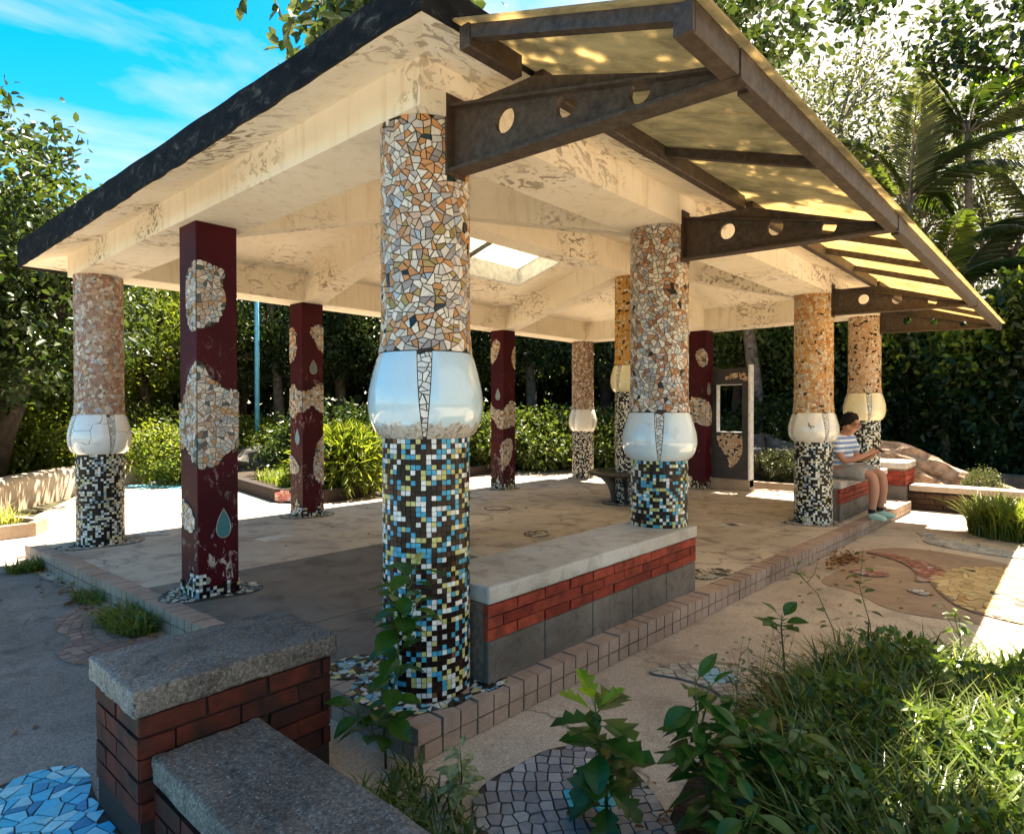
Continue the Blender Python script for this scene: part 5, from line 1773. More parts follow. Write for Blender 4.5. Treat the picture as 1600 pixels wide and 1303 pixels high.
def crown_points(rs, blobs, nclump, per, spread):
    """clumps sit mostly in the outer part of several ellipsoids"""
    w = np.array([b[3] * b[4] * b[5] for b in blobs]) ** .66; w /= w.sum()
    which = rs.choice(len(blobs), nclump, p=w)
    B = np.array(blobs)[which]
    d = rdir(rs, nclump, 0)
    r = rs.uniform(.45, 1.0, (nclump, 1)) ** .5
    c = B[:, :3] + d * r * B[:, 3:6]
    out = d * B[:, 3:6]; out /= np.linalg.norm(out, axis=1, keepdims=True)
    P = np.repeat(c, per, 0) + rs.normal(size=(nclump * per, 3)) * spread
    O = np.repeat(out, per, 0)
    return P, O, c
def crown_mesh(name, seed, blobs, nclump, per, spread, L, m, asp=.5, droop=.2, var=.35):
    rs = np.random.RandomState(seed)
    P, O, c = crown_points(rs, blobs, nclump, per, spread)
    n = len(P)
    A = rdir(rs, n, -droop) + O * .6
    Nn = rdir(rs, n, 1.0)
    Ls = L * rs.uniform(1 - var, 1 + var, n)
    return leaves_mesh(name, P, A, Nn, Ls, Ls * asp, m, .18, .12), c
def trunk_mesh(name, seed, h, r, tips, m, lean=(0, 0), forks=3):
    rnd = random.Random(seed); mb = MB()
    top = Vector((lean[0], lean[1], h))
    pts = [Vector((0, 0, -.1)), Vector((lean[0] * .2 + rnd.uniform(-.08, .08), lean[1] * .2, h * .3)), Vector((lean[0] * .55, lean[1] * .6 + rnd.uniform(-.1, .1), h * .65)), top]
    mb.tube(pts, [r * 1.25, r, r * .85, r * .65], 9)
    for i, tp in enumerate(tips):
        tp = Vector(tp); base = pts[2].lerp(pts[3], rnd.uniform(0, 1))
        mid = base.lerp(tp, .5) + Vector((rnd.uniform(-.2, .2), rnd.uniform(-.2, .2), rnd.uniform(0, .3)))
        mb.tube([base, mid, tp], [r * .5, r * .3, r * .10], 6)
    return mb.mesh(name, m)
def tree(label, loc, crown_me, trunk_me, mat_leaf, sc=1, rz=0, group='trees round the pavilion', name='tree', cat='tree', zs=None, bark=None):
    t = empty(name, loc, rz); tag(t, label, cat, group)
    t.scale = (sc, sc, zs or sc)
    c = obj('crown', crown_me, t); c.material_slots[0].link = 'OBJECT'; c.material_slots[0].material = mat_leaf
    if trunk_me:
        k = obj('trunk', trunk_me, t)
        if bark: k.material_slots[0].link = 'OBJECT'; k.material_slots[0].material = bark
    return t
# prototypes (height about 6 m, scaled per tree)
BL_A = [(0, 0, 3.6, 1.7, 1.7, 1.3), (1.0, .5, 2.8, 1.2, 1.2, 1.0), (-1.0, -.3, 2.7, 1.2, 1.3, 1.0), (.3, -1.0, 2.3, 1.2, 1.0, .9), (-.2, .9, 4.5, 1.0, 1.0, .9)]
CA, ca = crown_mesh('dense_crown', 1, BL_A, 430, 32, .15, .105, M['leaf_mid'], .5)
TA = trunk_mesh('trunk_dense', 1, 2.6, .14, [tuple(p) for p in ca[::50]], M['bark'], (.3, .1))
BL_B = [(0, 0, 4.8, 1.5, 1.5, 1.5), (1.4, .2, 3.8, .9, .9, .7), (-1.3, .6, 4.0, 1.0, .9, .8), (.2, -1.3, 5.6, .9, .9, .7), (-.6, .4, 6.4, .8, .8, .7)]
CB, cb = crown_mesh('airy_crown', 2, BL_B, 230, 26, .20, .085, M['leaf_silver'], .45)
TB = trunk_mesh('trunk_airy', 2, 4.6, .11, [tuple(p) for p in cb[::9]], M['bark_pale'], (-.2, .2))
BL_S = [(0, 0, .75, .95, .95, .65), (.6, .3, .5, .6, .6, .45), (-.6, -.2, .55, .6, .6, .45)]
CS, cs_ = crown_mesh('shrub_crown', 3, BL_S, 230, 30, .10, .085, M['leaf_bright'], .55)
TS = trunk_mesh('shrub_stems', 3, .5, .03, [tuple(p) for p in cs_[::20]], M['bark'])
# tall dark background trees with visible trunks
CD, cd = crown_mesh('tall_crown', 4, [(0, 0, 5.2, 1.9, 1.9, 1.9), (.8, .8, 3.4, 1.2, 1.2, .9), (-.9, -.5, 3.6, 1.2, 1.2, .9)], 560, 28, .20, .12, M['leaf_dark'], .5)
TD = trunk_mesh('trunk_tall', 4, 4.4, .17, [tuple(p) for p in cd[::45]], M['bark'], (.1, .3))

def pol2(azd, dist):
    a = math.radians(azd); return (CAM.x + dist * math.cos(a), CAM.y + dist * math.sin(a), GZ)
def azpx(px): return 41.8 - math.degrees(math.atan((px - 800) / 1000))
def tl(px, dist): return pol2(azpx(px), dist)
tree('broad dark tree leaning over the garden wall at the far left', tl(-110, 12.5), CA, TA, M['leaf_dark'], 1.25, .4)
TL = trunk_mesh('trunk_leaning', 6, 3.3, .21, [(1.6, -.3, 4.2), (-.6, .5, 4.4), (.9, .9, 3.9), (1.9, .1, 3.4)], M['bark'], (1.3, -.2))
tree('old tree with thick dark trunk leaning right at the left edge', tl(-30, 13.6), CA, TL, M['leaf_dark'], 1.0, -.65)
tree('tall leafy tree at the left edge reaching into the blue sky', tl(10, 15.5), CA, TA, M['leaf_mid'], 1.25, 2.0)
tree('bright green tree seen between the leftmost and the near maroon columns', tl(235, 17.0), CA, TA, M['leaf_bright'], .98, 3.1)
tree('rounded tree filling the gap just left of the leftmost column', tl(95, 18.5), CA, TA, M['leaf_bright'], 1.05, 1.2)
tree('dark tree beside the light blue pole', tl(380, 19.5), CD, TD, M['leaf_dark'], .95, .3)
tree('dark tree left of the second maroon column', tl(440, 17), CD, TD, M['leaf_dark'], .8, 1.5, bark=M['bark_pale'])
tree('shadowy tall tree just right of the second maroon column', tl(535, 18), CD, TD, M['leaf_dark'], .9, 2.2, bark=M['bark_pale'])
tree('shadowy tall tree directly behind the nearest column', tl(610, 16.5), CD, TD, M['leaf_dark'], .85, 4.0)
tree('tree hidden in the shade behind the slim maroon column', tl(700, 18), CD, TD, M['leaf_dark'], .9, 5.0)
tree('dark tree between the slim maroon and the farthest column', tl(835, 18.5), CD, TD, M['leaf_dark'], .95, .9, bark=M['bark_pale'])
tree('dark tree right of the farthest column', tl(945, 18), CD, TD, M['leaf_dark'], .95, 2.9)
tree('olive tree behind the front column with pale bulb', tl(1040, 19), CD, TD, M['leaf_mid'], 1.0, 3.6, bark=M['bark_pale'])
tree('feathery tree above the dark frame panel', tl(1150, 15.5), CD, TD, M['leaf_mid'], .78, 4.6)
tree('dense tree behind the scribbled column', tl(1255, 17), CA, TA, M['leaf_mid'], 1.15, 5.4)
tree('wide mid-green tree at the end of the canopy', tl(1370, 19), CA, TA, M['leaf_mid'], .95, .2)
tree('airy pale tree rising behind the upper canopy edge', tl(1185, 15), CB, TB, M['leaf_silver'], 1.35, .3, bark=M['bark_pale'])
tree('tall airy tree against white cloud, left of the palms', tl(1285, 19), CB, TB, M['leaf_silver'], 1.7, 2.4, bark=M['bark_pale'])
tree('airy tree at the right edge behind the palm trunk', tl(1570, 21), CB, TB, M['leaf_silver'], 1.3, 4.1)
tree('thin pale tree far behind the canopy tip', tl(1440, 23), CB, TB, M['leaf_silver'], 1.6, 5.1)
# outer ring so that no bare horizon shows
for i, (px, dist, mm, lb) in enumerate([(-260, 15, 'leaf_dark', 'dark tree outside the left edge'), (160, 23, 'leaf_dark', 'far dark tree behind the leftmost column'), (320, 24, 'leaf_dark', 'far dark tree behind the near maroon column'), (480, 24, 'leaf_dark', 'far dark tree behind the second maroon column'), (650, 23, 'leaf_dark', 'far dark tree straight behind the nearest column'), (790, 24, 'leaf_dark', 'far dark tree behind the slim maroon column'), (900, 24, 'leaf_dark', 'far dark tree behind the farthest column'), (1010, 24, 'leaf_mid', 'far green tree beyond the round seat'), (1120, 23, 'leaf_dark', 'far dark tree behind the frame panel'), (1220, 23, 'leaf_dark', 'far dark tree behind the boulder')]):
    tree(lb, tl(px, dist), CA, TA, M[mm], 1.3, i * 1.3)

def shrub(label, loc, m_, sc=1, rz=0, zs=None, group='shrubs round the pavilion'):
    return tree(label, loc, CS, TS, m_, sc, rz, group, 'shrub', 'shrub', zs)
for i, (px, d, m_, sc, lb) in enumerate([
        (20, 14.6, 'leaf_bright', 1.0, 'sunlit lime shrub at the far left edge behind the wall'), (85, 15.4, 'leaf_bright', 1.15, 'sunlit lime shrub just left of the leftmost column'),
        (150, 16.2, 'leaf_bright', 1.0, 'lime shrub hidden partly by the leftmost column'), (215, 15.5, 'leaf_mid', 1.1, 'green shrub right of the leftmost column'), (262, 14.0, 'leaf_bright', .8, 'small bright shrub left of the near maroon column'),
        (330, 16, 'leaf_mid', 1.0, 'green shrub behind the near maroon column'), (395, 16.0, 'leaf_bright', .9, 'lime shrub right of the near maroon column behind the blue pole'), (440, 15, 'leaf_bright', .8, 'lime shrub left of the second maroon column'),
        (520, 13.5, 'leaf_dark', 1.1, 'dark shrub behind the feathery bush'), (620, 14.5, 'leaf_dark', 1.1, 'dark shrub behind the nearest column'),
        (700, 14.5, 'leaf_mid', 1.05, 'clipped green shrub left of the slim maroon column'), (760, 14.8, 'leaf_mid', 1.0, 'clipped green shrub behind the slim maroon column'), (835, 15, 'leaf_mid', 1.05, 'clipped green shrub right of the slim maroon column'),
        (905, 15.5, 'leaf_mid', 1.05, 'clipped green shrub behind the farthest column'), (960, 15.5, 'leaf_mid', 1.0, 'clipped green shrub right of the farthest column'), (1040, 16, 'leaf_dark', 1.1, 'dark shrub behind the round seat'),
        (1130, 14, 'leaf_dark', .9, 'dark shrub seen through the frame opening'), (1215, 14.8, 'leaf_dark', 1.2, 'dark shrub above the boulder')]):
    shrub(lb, tl(px, d), M[m_], sc, i * 1.1)
shrub('low grey-green plant at the foot of the boulder', (9.6, 1.75, 0), M['leaf_silver'], .42, 1, .40)
shrub('small leafy plant beside the boulder and scribbled column', (9.75, 1.15, 0), M['leaf_mid'], .34, 2, .34)
shrub('small flowering weed beside the fallen log', (9.2, -1.2, GZ), M['leaf_silver'], .25, 2, .4)

# hedge on the right -----------------------------------------------------------
hd = empty('hedge', (0, 0, 0)); tag(hd, 'tall dark hedge filling the right side behind the low walls', 'hedge')
rs = np.random.RandomState(9)
path = [Vector((14.8, 4.2, 0)), Vector((13.6, 1.2, 0)), Vector((12.9, -1.0, 0)), Vector((12.2, -3.2, 0)), Vector((11.4, -6.5, 0))]
n = 26000
t_ = rs.uniform(0, 3.999, n); ai = t_.astype(int); u = (t_ - ai)[:, None]
P0 = np.array([tuple(p) for p in path]); base = P0[ai] * (1 - u) + P0[ai + 1] * u
hh = rs.uniform(0, 1, n) ** .8
wv = 3.35 + .35 * np.sin(t_ * 3.1) + .25 * np.sin(t_ * 9 + 1)
z = hh * wv
off = rs.normal(size=n) * .28 - .55 * np.sin(t_ * 6 + z * 2.2) * .35 - .2 * np.sin(z * 4 + t_ * 15)
P = base.copy(); P[:, 0] += off - .1 * z; P[:, 1] += rs.normal(size=n) * .1; P[:, 2] = GZ + z
A = rdir(rs, n, -.1) + np.array([-.5, -.1, .1]); Nn = rdir(rs, n, 1.0)
Ls = .15 * rs.uniform(.6, 1.4, n)
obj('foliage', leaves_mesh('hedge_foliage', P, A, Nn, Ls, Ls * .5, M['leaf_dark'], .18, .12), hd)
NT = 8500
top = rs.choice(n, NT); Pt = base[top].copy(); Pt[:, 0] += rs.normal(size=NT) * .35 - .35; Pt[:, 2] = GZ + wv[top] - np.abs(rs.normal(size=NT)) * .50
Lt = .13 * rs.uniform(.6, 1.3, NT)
obj('sunlit_top', leaves_mesh('hedge_top', Pt, rdir(rs, NT, .2) + np.array([-.3, 0, .1]), rdir(rs, NT, 1), Lt, Lt * .55, M['leaf_hedge_top'], .18, .1), hd)  # leaves coloured brighter to stand for sunlight along the hedge top
mb = MB()
for i in range(34):
    t0 = random.uniform(0, 3.95); a = int(t0); p = path[a].lerp(path[a + 1], t0 - a)
    mb.tube([p + Vector((.1, 0, GZ)), p + Vector((.25 + random.uniform(-.1, .2), random.uniform(-.3, .3), 1.5)), p + Vector((.1, random.uniform(-.5, .5), 3.0))], [.05, .035, .015], 6)
mb.build('stems', M['bark'], hd)
# dense inner thicket behind the hedge and behind the middle ground: broad shadowy twig and leaf mass
def thicket(label, A0, A1, hgt, n, seed):
    rs = np.random.RandomState(seed)
    u = rs.uniform(0, 1, (n, 1)); P = np.array(A0) * (1 - u) + np.array(A1) * u
    P[:, :2] += rs.normal(size=(n, 2)) * .5; P[:, 2] = GZ + rs.uniform(0, 1, n) * hgt
    L = .42 * rs.uniform(.6, 1.4, n)
    o = obj('thicket', leaves_mesh('thicket', P, rdir(rs, n, 0), rdir(rs, n, .6), L, L * .62, M['leaf_dark'], .1, .1))
    tag(o, label, 'thicket', None, 'stuff')
thicket('deep shadowy undergrowth between the trees behind the pavilion', (1.5, 21.5, 0), (20, 13.5, 0), 4.2, 9000, 1)
thicket('deep shadowy undergrowth behind the right hedge', (17.5, 13.0, 0), (14.0, -5, 0), 3.2, 6500, 2)
thicket('undergrowth at the far left behind the garden wall', (-6, 14.5, 0), (4, 18.5, 0), 3.4, 5500, 3)

# palms ---------------------------------------------------------------------------
def frond_mesh(name, L, seed, m, nl=50, ll=.60, droop=.55):
    rs = np.random.RandomState(seed)
    C_, A_, N_, Ls = [], [], [], []
    spine = []
    for i in range(nl):
        s = (i + 1) / nl
        x = L * (s - .18 * s * s); z = L * (.35 * s - droop * s * s)
        spine.append((x, 0, z))
        if s < .12: continue
        tan = np.array([1 - .36 * s, 0, .35 - 2 * droop * s]); tan /= np.linalg.norm(tan)
        for sg in (-1, 1):
            C_.append((x, 0, z)); A_.append(tan * .75 + np.array([0, sg * .9, -.25 + rs.uniform(-.15, .1)])); N_.append((0, sg * -.2, 1)); Ls.append(ll * math.sin(math.pi * min(1, .15 + .8 * s)) ** .6 * rs.uniform(.85, 1.1))
    Ls = np.array(Ls)
    me = leaves_mesh(name, np.array(C_), np.array(A_), np.array(N_, float), Ls, np.full(len(Ls), .034), m, .2, .30)
    mb = MB(); mb.tube([(0, 0, 0)] + spine, [.03] + [.028 * (1 - .8 * i / nl) for i in range(nl)], 5)
    sp = mb.mesh(name + '_stalk', M['bark_pale'])
    return me, sp
FM = [frond_mesh('frond', 2.5, 1, M['leaf_mid']), frond_mesh('frond_drooping', 2.3, 2, M['leaf_dark'], droop=.85), frond_mesh('frond_upright', 2.6, 3, M['leaf_silver'], droop=.22)]
def palm(label, loc, h, seed, n=11, up=False, sc=1):
    rnd = random.Random(seed)
    t = empty('palm_tree', loc); tag(t, label, 'palm', 'palms at the right')
    mb = MB(); pts = [(0, 0, -.1), (.05, .03, h * .4), (.02, .08, h * .8), (0, .1, h)]
    mb.tube(pts, [.10, .075, .07, .055], 10); mb.build('trunk', M['bark_pale'], t)
    for i in range(n):
        k = rnd.choice([0, 1, 2, 2] if up else [0, 1, 1, 2])
        f = obj('frond', FM[k][0], t, (0, .1, h - .05), i * 2.399 + rnd.uniform(-.2, .2))
        tilt = rnd.uniform(-1.15, -.55) if up else rnd.uniform(-.9, .1)
        f.rotation_euler = (0, tilt, i * 2.399 + rnd.uniform(-.2, .2)); f.scale = (sc,) * 3
        obj('stalk', FM[k][1], f)
    return t
palm('leftmost palm with upright feathery fronds above the canopy', tl(1428, 15.6), 5.6, 1, 8, True, 1.05)
palm('second palm, low upright fronds just over the canopy edge', tl(1480, 15.0), 3.6, 2, 6, True, .95)
palm('tallest palm with straight bare trunk near the right edge', tl(1520, 16.2), 7.1, 3, 8, False, .78)
palm('palm at the right edge with drooping fronds', tl(1640, 16.0), 4.8, 5, 7, False, .75)

# overhanging tree: trunk stands right of the view, limbs reach over the canopy ------
ov = empty('overhanging_tree', (7.2, -6.2, GZ)); tag(ov, 'large tree whose leafy branches hang over canopy and roof at the top', 'tree')
ORG = Vector((7.2, -6.2, GZ))
def rel(p): return Vector(p) - ORG
limbs = [[(7.2, -6.2, -.2), (7.0, -5.8, 2.2), (6.5, -4.8, 4.4), (5.2, -2.6, 5.6), (3.2, -.8, 5.7), (1.6, .9, 4.9), (.2, .95, 4.1)],
         [(5.2, -2.6, 5.6), (3.6, -2.0, 5.4), (1.6, -1.6, 5.2)], [(3.2, -.8, 5.7), (4.0, .2, 5.9), (4.8, .8, 6.0)]]
mb = MB()
for i, L_ in enumerate(limbs):
    k = len(L_)
    r0 = .22 if i == 0 else .09
    mb.tube([rel(p) for p in L_], [r0 * (1 - .85 * j / (k - 1)) + .008 for j in range(k)], 8)
mb.build('trunk', M['bark'], ov)
ovb = [(1.9, -.9, 5.4, 1.1, .9, .5), (2.5, -.5, 5.6, .8, .9, .5), (1.3, -.8, 5.0, .9, .8, .45), (4.6, 1.3, 5.75, .5, .5, .35), (1.1, 1.7, 4.55, .45, .4, .30), (1.25, 2.3, 4.5, .5, .5, .28), (.9, 1.25, 4.1, .35, .35, .22), (5.0, .45, 5.35, .55, .5, .4)]
me, _c = crown_mesh('overhang_crown', 21, [(b[0] - ORG.x, b[1] - ORG.y, b[2] - ORG.z) + b[3:] for b in ovb], 430, 22, .13, .105, M['leaf_dark'], .62, .3)
obj('crown', me, ov)
bt = empty('broadleaf_tree', (16.2, -3.6, GZ)); tag(bt, 'high broadleaf tree with lime young leaves hanging into the top right', 'tree', 'trees round the pavilion')
mb = MB()
for L_, r0 in (([(0, 0, -.1), (.1, .3, 4), (-.2, .9, 7.2), (-.6, 1.8, 9.2)], .17), ([(-.2, .9, 7.2), (-.9, 2.6, 8.6), (-1.6, 4.0, 9.0)], .07), ([(-.2, .9, 7.2), (-.8, 1.6, 8.2), (-1.4, 2.2, 8.3)], .06)):
    mb.tube(L_, [r0 * (1 - .8 * j / (len(L_) - 1)) for j in range(len(L_))], 8)
mb.build('trunk', M['bark'], bt)
me, _c = crown_mesh('broadleaf_crown', 22, [(-1.0, 2.6, 9.3, 1.1, 1.1, .8), (-.4, 1.3, 9.6, 1.3, 1.1, .8), (-1.3, 3.6, 9.6, .9, .8, .6), (-1.0, 2.1, 8.4, .6, .5, .4), (0, .2, 9.2, 1.0, .9, .7), (-2.0, 5.2, 10.3, .8, .8, .6)], 130, 18, .22, .19, M['leaf_dark'], .62, .3)
obj('crown', me, bt)
me, _c = crown_mesh('broadleaf_young', 23, [(-1.1, 2.3, 7.9, .6, .5, .28), (-.9, 2.9, 8.3, .35, .3, .2), (-.6, 1.4, 8.7, .4, .4, .3), (-.3, .2, 8.5, .4, .4, .25)], 26, 14, .14, .20, M['leaf_young'], .7, .3)
obj('young_leaves', me, bt)
# hanging sprays near the viewer: each leaf its own part
def lf_mesh(name, L, W_, m, lobes=0, seed=0, curl=.15):
    """leaf blade with midrib fold, 6 cross-sections (or lobed outline)"""
    mb = MB(); n = 7
    prof = [0, .55, .9, 1, .85, .5, .02]
    if lobes: prof = [0, .45, .95, .55, 1.0, .5, .6, .02]; n = 8
    rows = []
    for i, w in enumerate(prof):
        s = i / (n - 1); y = s * L
        if lobes and w in (.95, 1.0): y += L * .10
        zc = -curl * L * s * s
        rows.append([(-w * W_ / 2, y, zc + w * W_ * .16), (0, s * L, zc), (w * W_ / 2, y, zc + w * W_ * .16)])
    for a, b_ in zip(rows, rows[1:]):
        mb.face([a[0], a[1], b_[1], b_[0]], None, True); mb.face([a[1], a[2], b_[2], b_[1]], None, True)
    mb.tube([(0, -.25 * L, .01 * L), (0, 0, 0)], .012 * L + .0006, 4, False)
    return mb.mesh(name, m)
def place_leaf(me, parent, p, az_, pitch, roll=0, sc=1, name='leaf'):
    o = obj(name, me, parent, p)
    o.rotation_euler = (pitch, roll, az_)
    o.scale = (sc, sc, sc)
    return o
LM = {k: lf_mesh('leaf_' + k, *a) for k, a in dict(oval=(.085, .050, M['leaf_dark']), broad=(.12, .075, M['leaf_big'], 0), lobed=(.15, .12, M['leaf_big'], 1), young=(.09, .055, M['leaf_young']), lime=(.12, .09, M['leaf_young'], 1), pale=(.065, .038, M['leaf_pale']), weed=(.075, .042, M['leaf_weed']), long=(.14, .055, M['leaf_big']), dull=(.06, .036, M['leaf_silver'])).items()}
rnd = random.Random(77)
sprays = [([(.2, .95, 4.1), (-.05, .85, 3.6), (-.20, .75, 3.35), (-.27, .73, 3.12), (-.28, .72, 2.98)], 18, 'oval'), ([(.0, .9, 3.75), (-.25, .88, 3.5), (-.40, .92, 3.36), (-.44, .90, 3.25)], 6, 'oval'), ([(.0, .86, 3.6), (-.12, .66, 3.4), (-.16, .60, 3.28)], 6, 'oval')]
for pts, nn, kd in sprays:
    mb = MB(); mb.tube([rel(p) for p in pts], [.008, .006, .004, .003, .002][:len(pts)], 5); tw = mb.build('twig', M['bark'], ov)
    for i in range(nn):
        t = (i + .6) / nn * (len(pts) - 1); a = int(min(t, len(pts) - 2)); p = rel(pts[a]).lerp(rel(pts[a + 1]), t - a)
        if t < .8: continue
        place_leaf(LM[kd], tw, p, rnd.uniform(0, 6.28), rnd.uniform(-1.5, -.3), rnd.uniform(-.5, .5), rnd.uniform(.8, 1.15))

# foreground plants -----------------------------------------------------------------
def stem_plant(name, label, pts, nl, kinds, r0=.006, seed=1, spread=(.1, .9), sc=(.7, 1.1), top=None, cat='plant', group=None, tw=2.4, start=.15, droop=(-.5, .5), branches=0, bk=None):
    rnd = random.Random(seed)
    base = Vector(pts[0]); t = empty(name, base); tag(t, label, cat, group)
    P = [Vector(p) - base for p in pts]
    mb = MB(); mb.tube(P, [r0 * (1 - .7 * i / (len(P) - 1)) for i in range(len(P))], 6); st = mb.build('stem', M['leaf_weed'], t)
    paths = [P]
    for b_ in range(branches):
        a = rnd.uniform(.2, .85); k = int(a * (len(P) - 1)); q = P[k].lerp(P[min(k + 1, len(P) - 1)], .5)
        an = rnd.uniform(0, 6.28); L = rnd.uniform(.10, .22) * (bk or 1)
        e_ = q + Vector((math.cos(an) * L * .6, math.sin(an) * L * .6, L))
        mb = MB(); mb.tube([q, q.lerp(e_, .5) + Vector((math.cos(an) * .02, math.sin(an) * .02, 0)), e_], [r0 * .5, r0 * .4, r0 * .25], 5); mb.build('branch', M['leaf_weed'], t)
        paths.append([q, q.lerp(e_, .5), e_])
    for pi, Q in enumerate(paths):
        m_ = nl if pi == 0 else max(4, nl // 3)
        for i in range(m_):
            s = start + (1 - start) * (i + .5) / m_
            u = s * (len(Q) - 1); a = int(min(u, len(Q) - 2)); p = Q[a].lerp(Q[a + 1], u - a)
            me = LM[rnd.choice(kinds)] if not (top and s > .88) else LM[top]
            az_ = i * tw + rnd.uniform(-.4, .4)
            pit = rnd.uniform(*droop) + (.5 if s > .9 else 0)
            off = Vector((-math.sin(az_), math.cos(az_), 0)) * .02
            if top and s > .88: pit = rnd.uniform(.5, 1.1)
            place_leaf(me, t, p + off, az_, pit, rnd.uniform(-.3, .3), rnd.uniform(*sc) * (1.0 if s < .8 or top else .75))
    return t
stem_plant('lobed_plant', 'tall dark green plant with lobed leaves and lime tip in front of the slate mosaic', [(-.15, -1.08, GZ), (-.14, -1.07, .02), (-.16, -1.05, .16), (-.15, -1.03, .31)], 28, ['lobed', 'broad', 'lobed'], .007, 3, sc=(.75, 1.15), top='lime')
stem_plant('climbing_plant', 'dark leafy sapling growing against the base of the nearest column', [(-.40, -.22, GZ), (-.42, -.24, .05), (-.36, -.25, .25), (-.37, -.26, .45), (-.355, -.25, .53)], 30, ['broad', 'broad', 'long'], .006, 5, sc=(.75, 1.15), top='pale', branches=3)
stem_plant('pale_weed', 'small variegated pale-leaved weed at the platform corner', [(-.42, -.66, GZ), (-.41, -.66, .0), (-.415, -.655, .11)], 20, ['pale'], .004, 7, sc=(.7, 1.1), branches=4, bk=.6)
stem_plant('broadleaf_plant', 'dark broad-leaved plant at the bottom, left end of the weed bed', [(.0, -1.36, GZ), (.01, -1.37, .0), (.0, -1.34, .16), (-.02, -1.32, .24)], 26, ['long', 'broad'], .008, 9, sc=(.75, 1.1), branches=4)
stem_plant('broadleaf_plant', 'second dark broad-leaved plant right of the first', [(.22, -1.50, GZ), (.21, -1.48, .0), (.24, -1.46, .12), (.22, -1.43, .20)], 22, ['long', 'broad'], .008, 10, sc=(.7, 1.0), branches=4)
stem_plant('broadleaf_plant', 'low dark broad-leaved plant at the bottom edge', [(-.16, -1.50, GZ), (-.14, -1.50, -.05), (-.12, -1.50, .06)], 18, ['long', 'broad'], .008, 12, sc=(.7, 1.0), branches=3)
stem_plant('round_leaf_weed', 'weed with three big round leaves above the bed edge', [(1.25, -1.18, GZ), (1.26, -1.17, .05), (1.25, -1.16, .20), (1.26, -1.16, .27)], 9, ['broad'], .006, 13, sc=(.9, 1.2), start=.6)
stem_plant('tall_weed', 'tall reddish weed leaning left over the pavement', [(1.75, -1.30, GZ), (1.78, -1.25, .08), (1.85, -1.15, .24), (1.88, -1.03, .33)], 14, ['weed', 'dull'], .004, 14, sc=(.5, .8), branches=3)
stem_plant('tall_weed', 'tall dark-leaved weed right of the leaning one', [(1.95, -1.42, GZ), (1.98, -1.38, .1), (2.0, -1.33, .26), (2.0, -1.32, .31)], 13, ['weed', 'oval'], .004, 15, sc=(.6, 1.0), branches=2)
stem_plant('tall_weed', 'tall weed at the right rim of the bed', [(1.9, -1.80, GZ), (1.92, -1.80, .05), (1.95, -1.79, .20), (1.96, -1.78, .26)], 12, ['weed', 'oval'], .004, 16, sc=(.6, 1.0), branches=2)
for i, (x, y, h_) in enumerate([(.98, -1.18, .26), (.80, -1.14, .30), (1.12, -1.20, .24), (.66, -1.24, .18)]):
    stem_plant('straw_weed', ['thin straw-coloured weed in front of the pale mosaic', 'tallest thin straw weed left of the bed', 'thin straw weed leaning right by the bed rim', 'short straw weed among the dark leaves'][i], [(x, y, GZ), (x - .01, y + .01, GZ + h_ * .4), (x + .02, y + .02, GZ + h_ * .8), (x + .03, y, GZ + h_ + .1)], 12, ['dull'], .0025, 30 + i, sc=(.35, .6), branches=5)

def blades(name, label, n, fx, L, m_, cat='grass', seed=1, width=.007, kind='stuff', lean=.7, group=None, zb=GZ):
    """curved grass blades of three segments"""
    rs = np.random.RandomState(seed)
    xy = fx(rs, n)
    n = len(xy)
    az_ = rs.uniform(0, 2 * np.pi, n); d = np.stack([np.cos(az_), np.sin(az_)], 1)
    s = np.stack([-d[:, 1], d[:, 0]], 1)
    Ls = L * rs.uniform(.45, 1.2, n)
    bend = lean * rs.uniform(.3, 1.3, n)
    w = width * rs.uniform(.6, 1.5, n)
    v = np.zeros((n, 7, 3))
    for k, (t, ww) in enumerate(((0, .7), (.38, 1.0), (.72, .75), (1.0, 0))):
        hx = Ls * bend * t * t; hz = Ls * (t - .42 * bend * t * t)
        ctr = np.stack([xy[:, 0] + d[:, 0] * hx, xy[:, 1] + d[:, 1] * hx, zb + xy[:, 2] + hz], 1)
        if k < 3:
            v[:, 2 * k] = ctr; v[:, 2 * k, :2] += s * (w * ww)[:, None]
            v[:, 2 * k + 1] = ctr; v[:, 2 * k + 1, :2] -= s * (w * ww)[:, None]
        else: v[:, 6] = ctr
    idx = np.arange(n)[:, None] * 7
    q = np.concatenate([idx + np.array([0, 1, 3, 2]), idx + np.array([2, 3, 5, 4])], 0)
    tri = idx + np.array([4, 5, 6, 6])
    me = D.meshes.new(name)
    vv = v.reshape(-1, 3)
    me.vertices.add(len(vv)); me.vertices.foreach_set('co', vv.astype(np.float32).ravel())
    loops = np.concatenate([q.ravel(), (idx + np.array([4, 5, 6])).ravel()]).astype(np.int32)
    starts = np.concatenate([np.arange(0, len(q) * 4, 4), len(q) * 4 + np.arange(0, n * 3, 3)]).astype(np.int32)
    me.loops.add(len(loops)); me.loops.foreach_set('vertex_index', loops)
    me.polygons.add(len(starts)); me.polygons.foreach_set('loop_start', starts)
    me.update(calc_edges=True); me.materials.append(m_)
    o = obj(name, me); tag(o, label, cat, group, kind); return o
def in_region(poly, hfun=lambda x, y: 0 * x):
    xs_, ys_ = [p[0] for p in poly], [p[1] for p in poly]; f = in_poly(poly)
    def g(rs, n):
        out = []
        while len(out) < n:
            x, y = rs.uniform(min(xs_), max(xs_)), rs.uniform(min(ys_), max(ys_))
            if f(x, y): out.append((x, y, 0))
        a = np.array(out); a[:, 2] = hfun(a[:, 0], a[:, 1]); return a
    return g
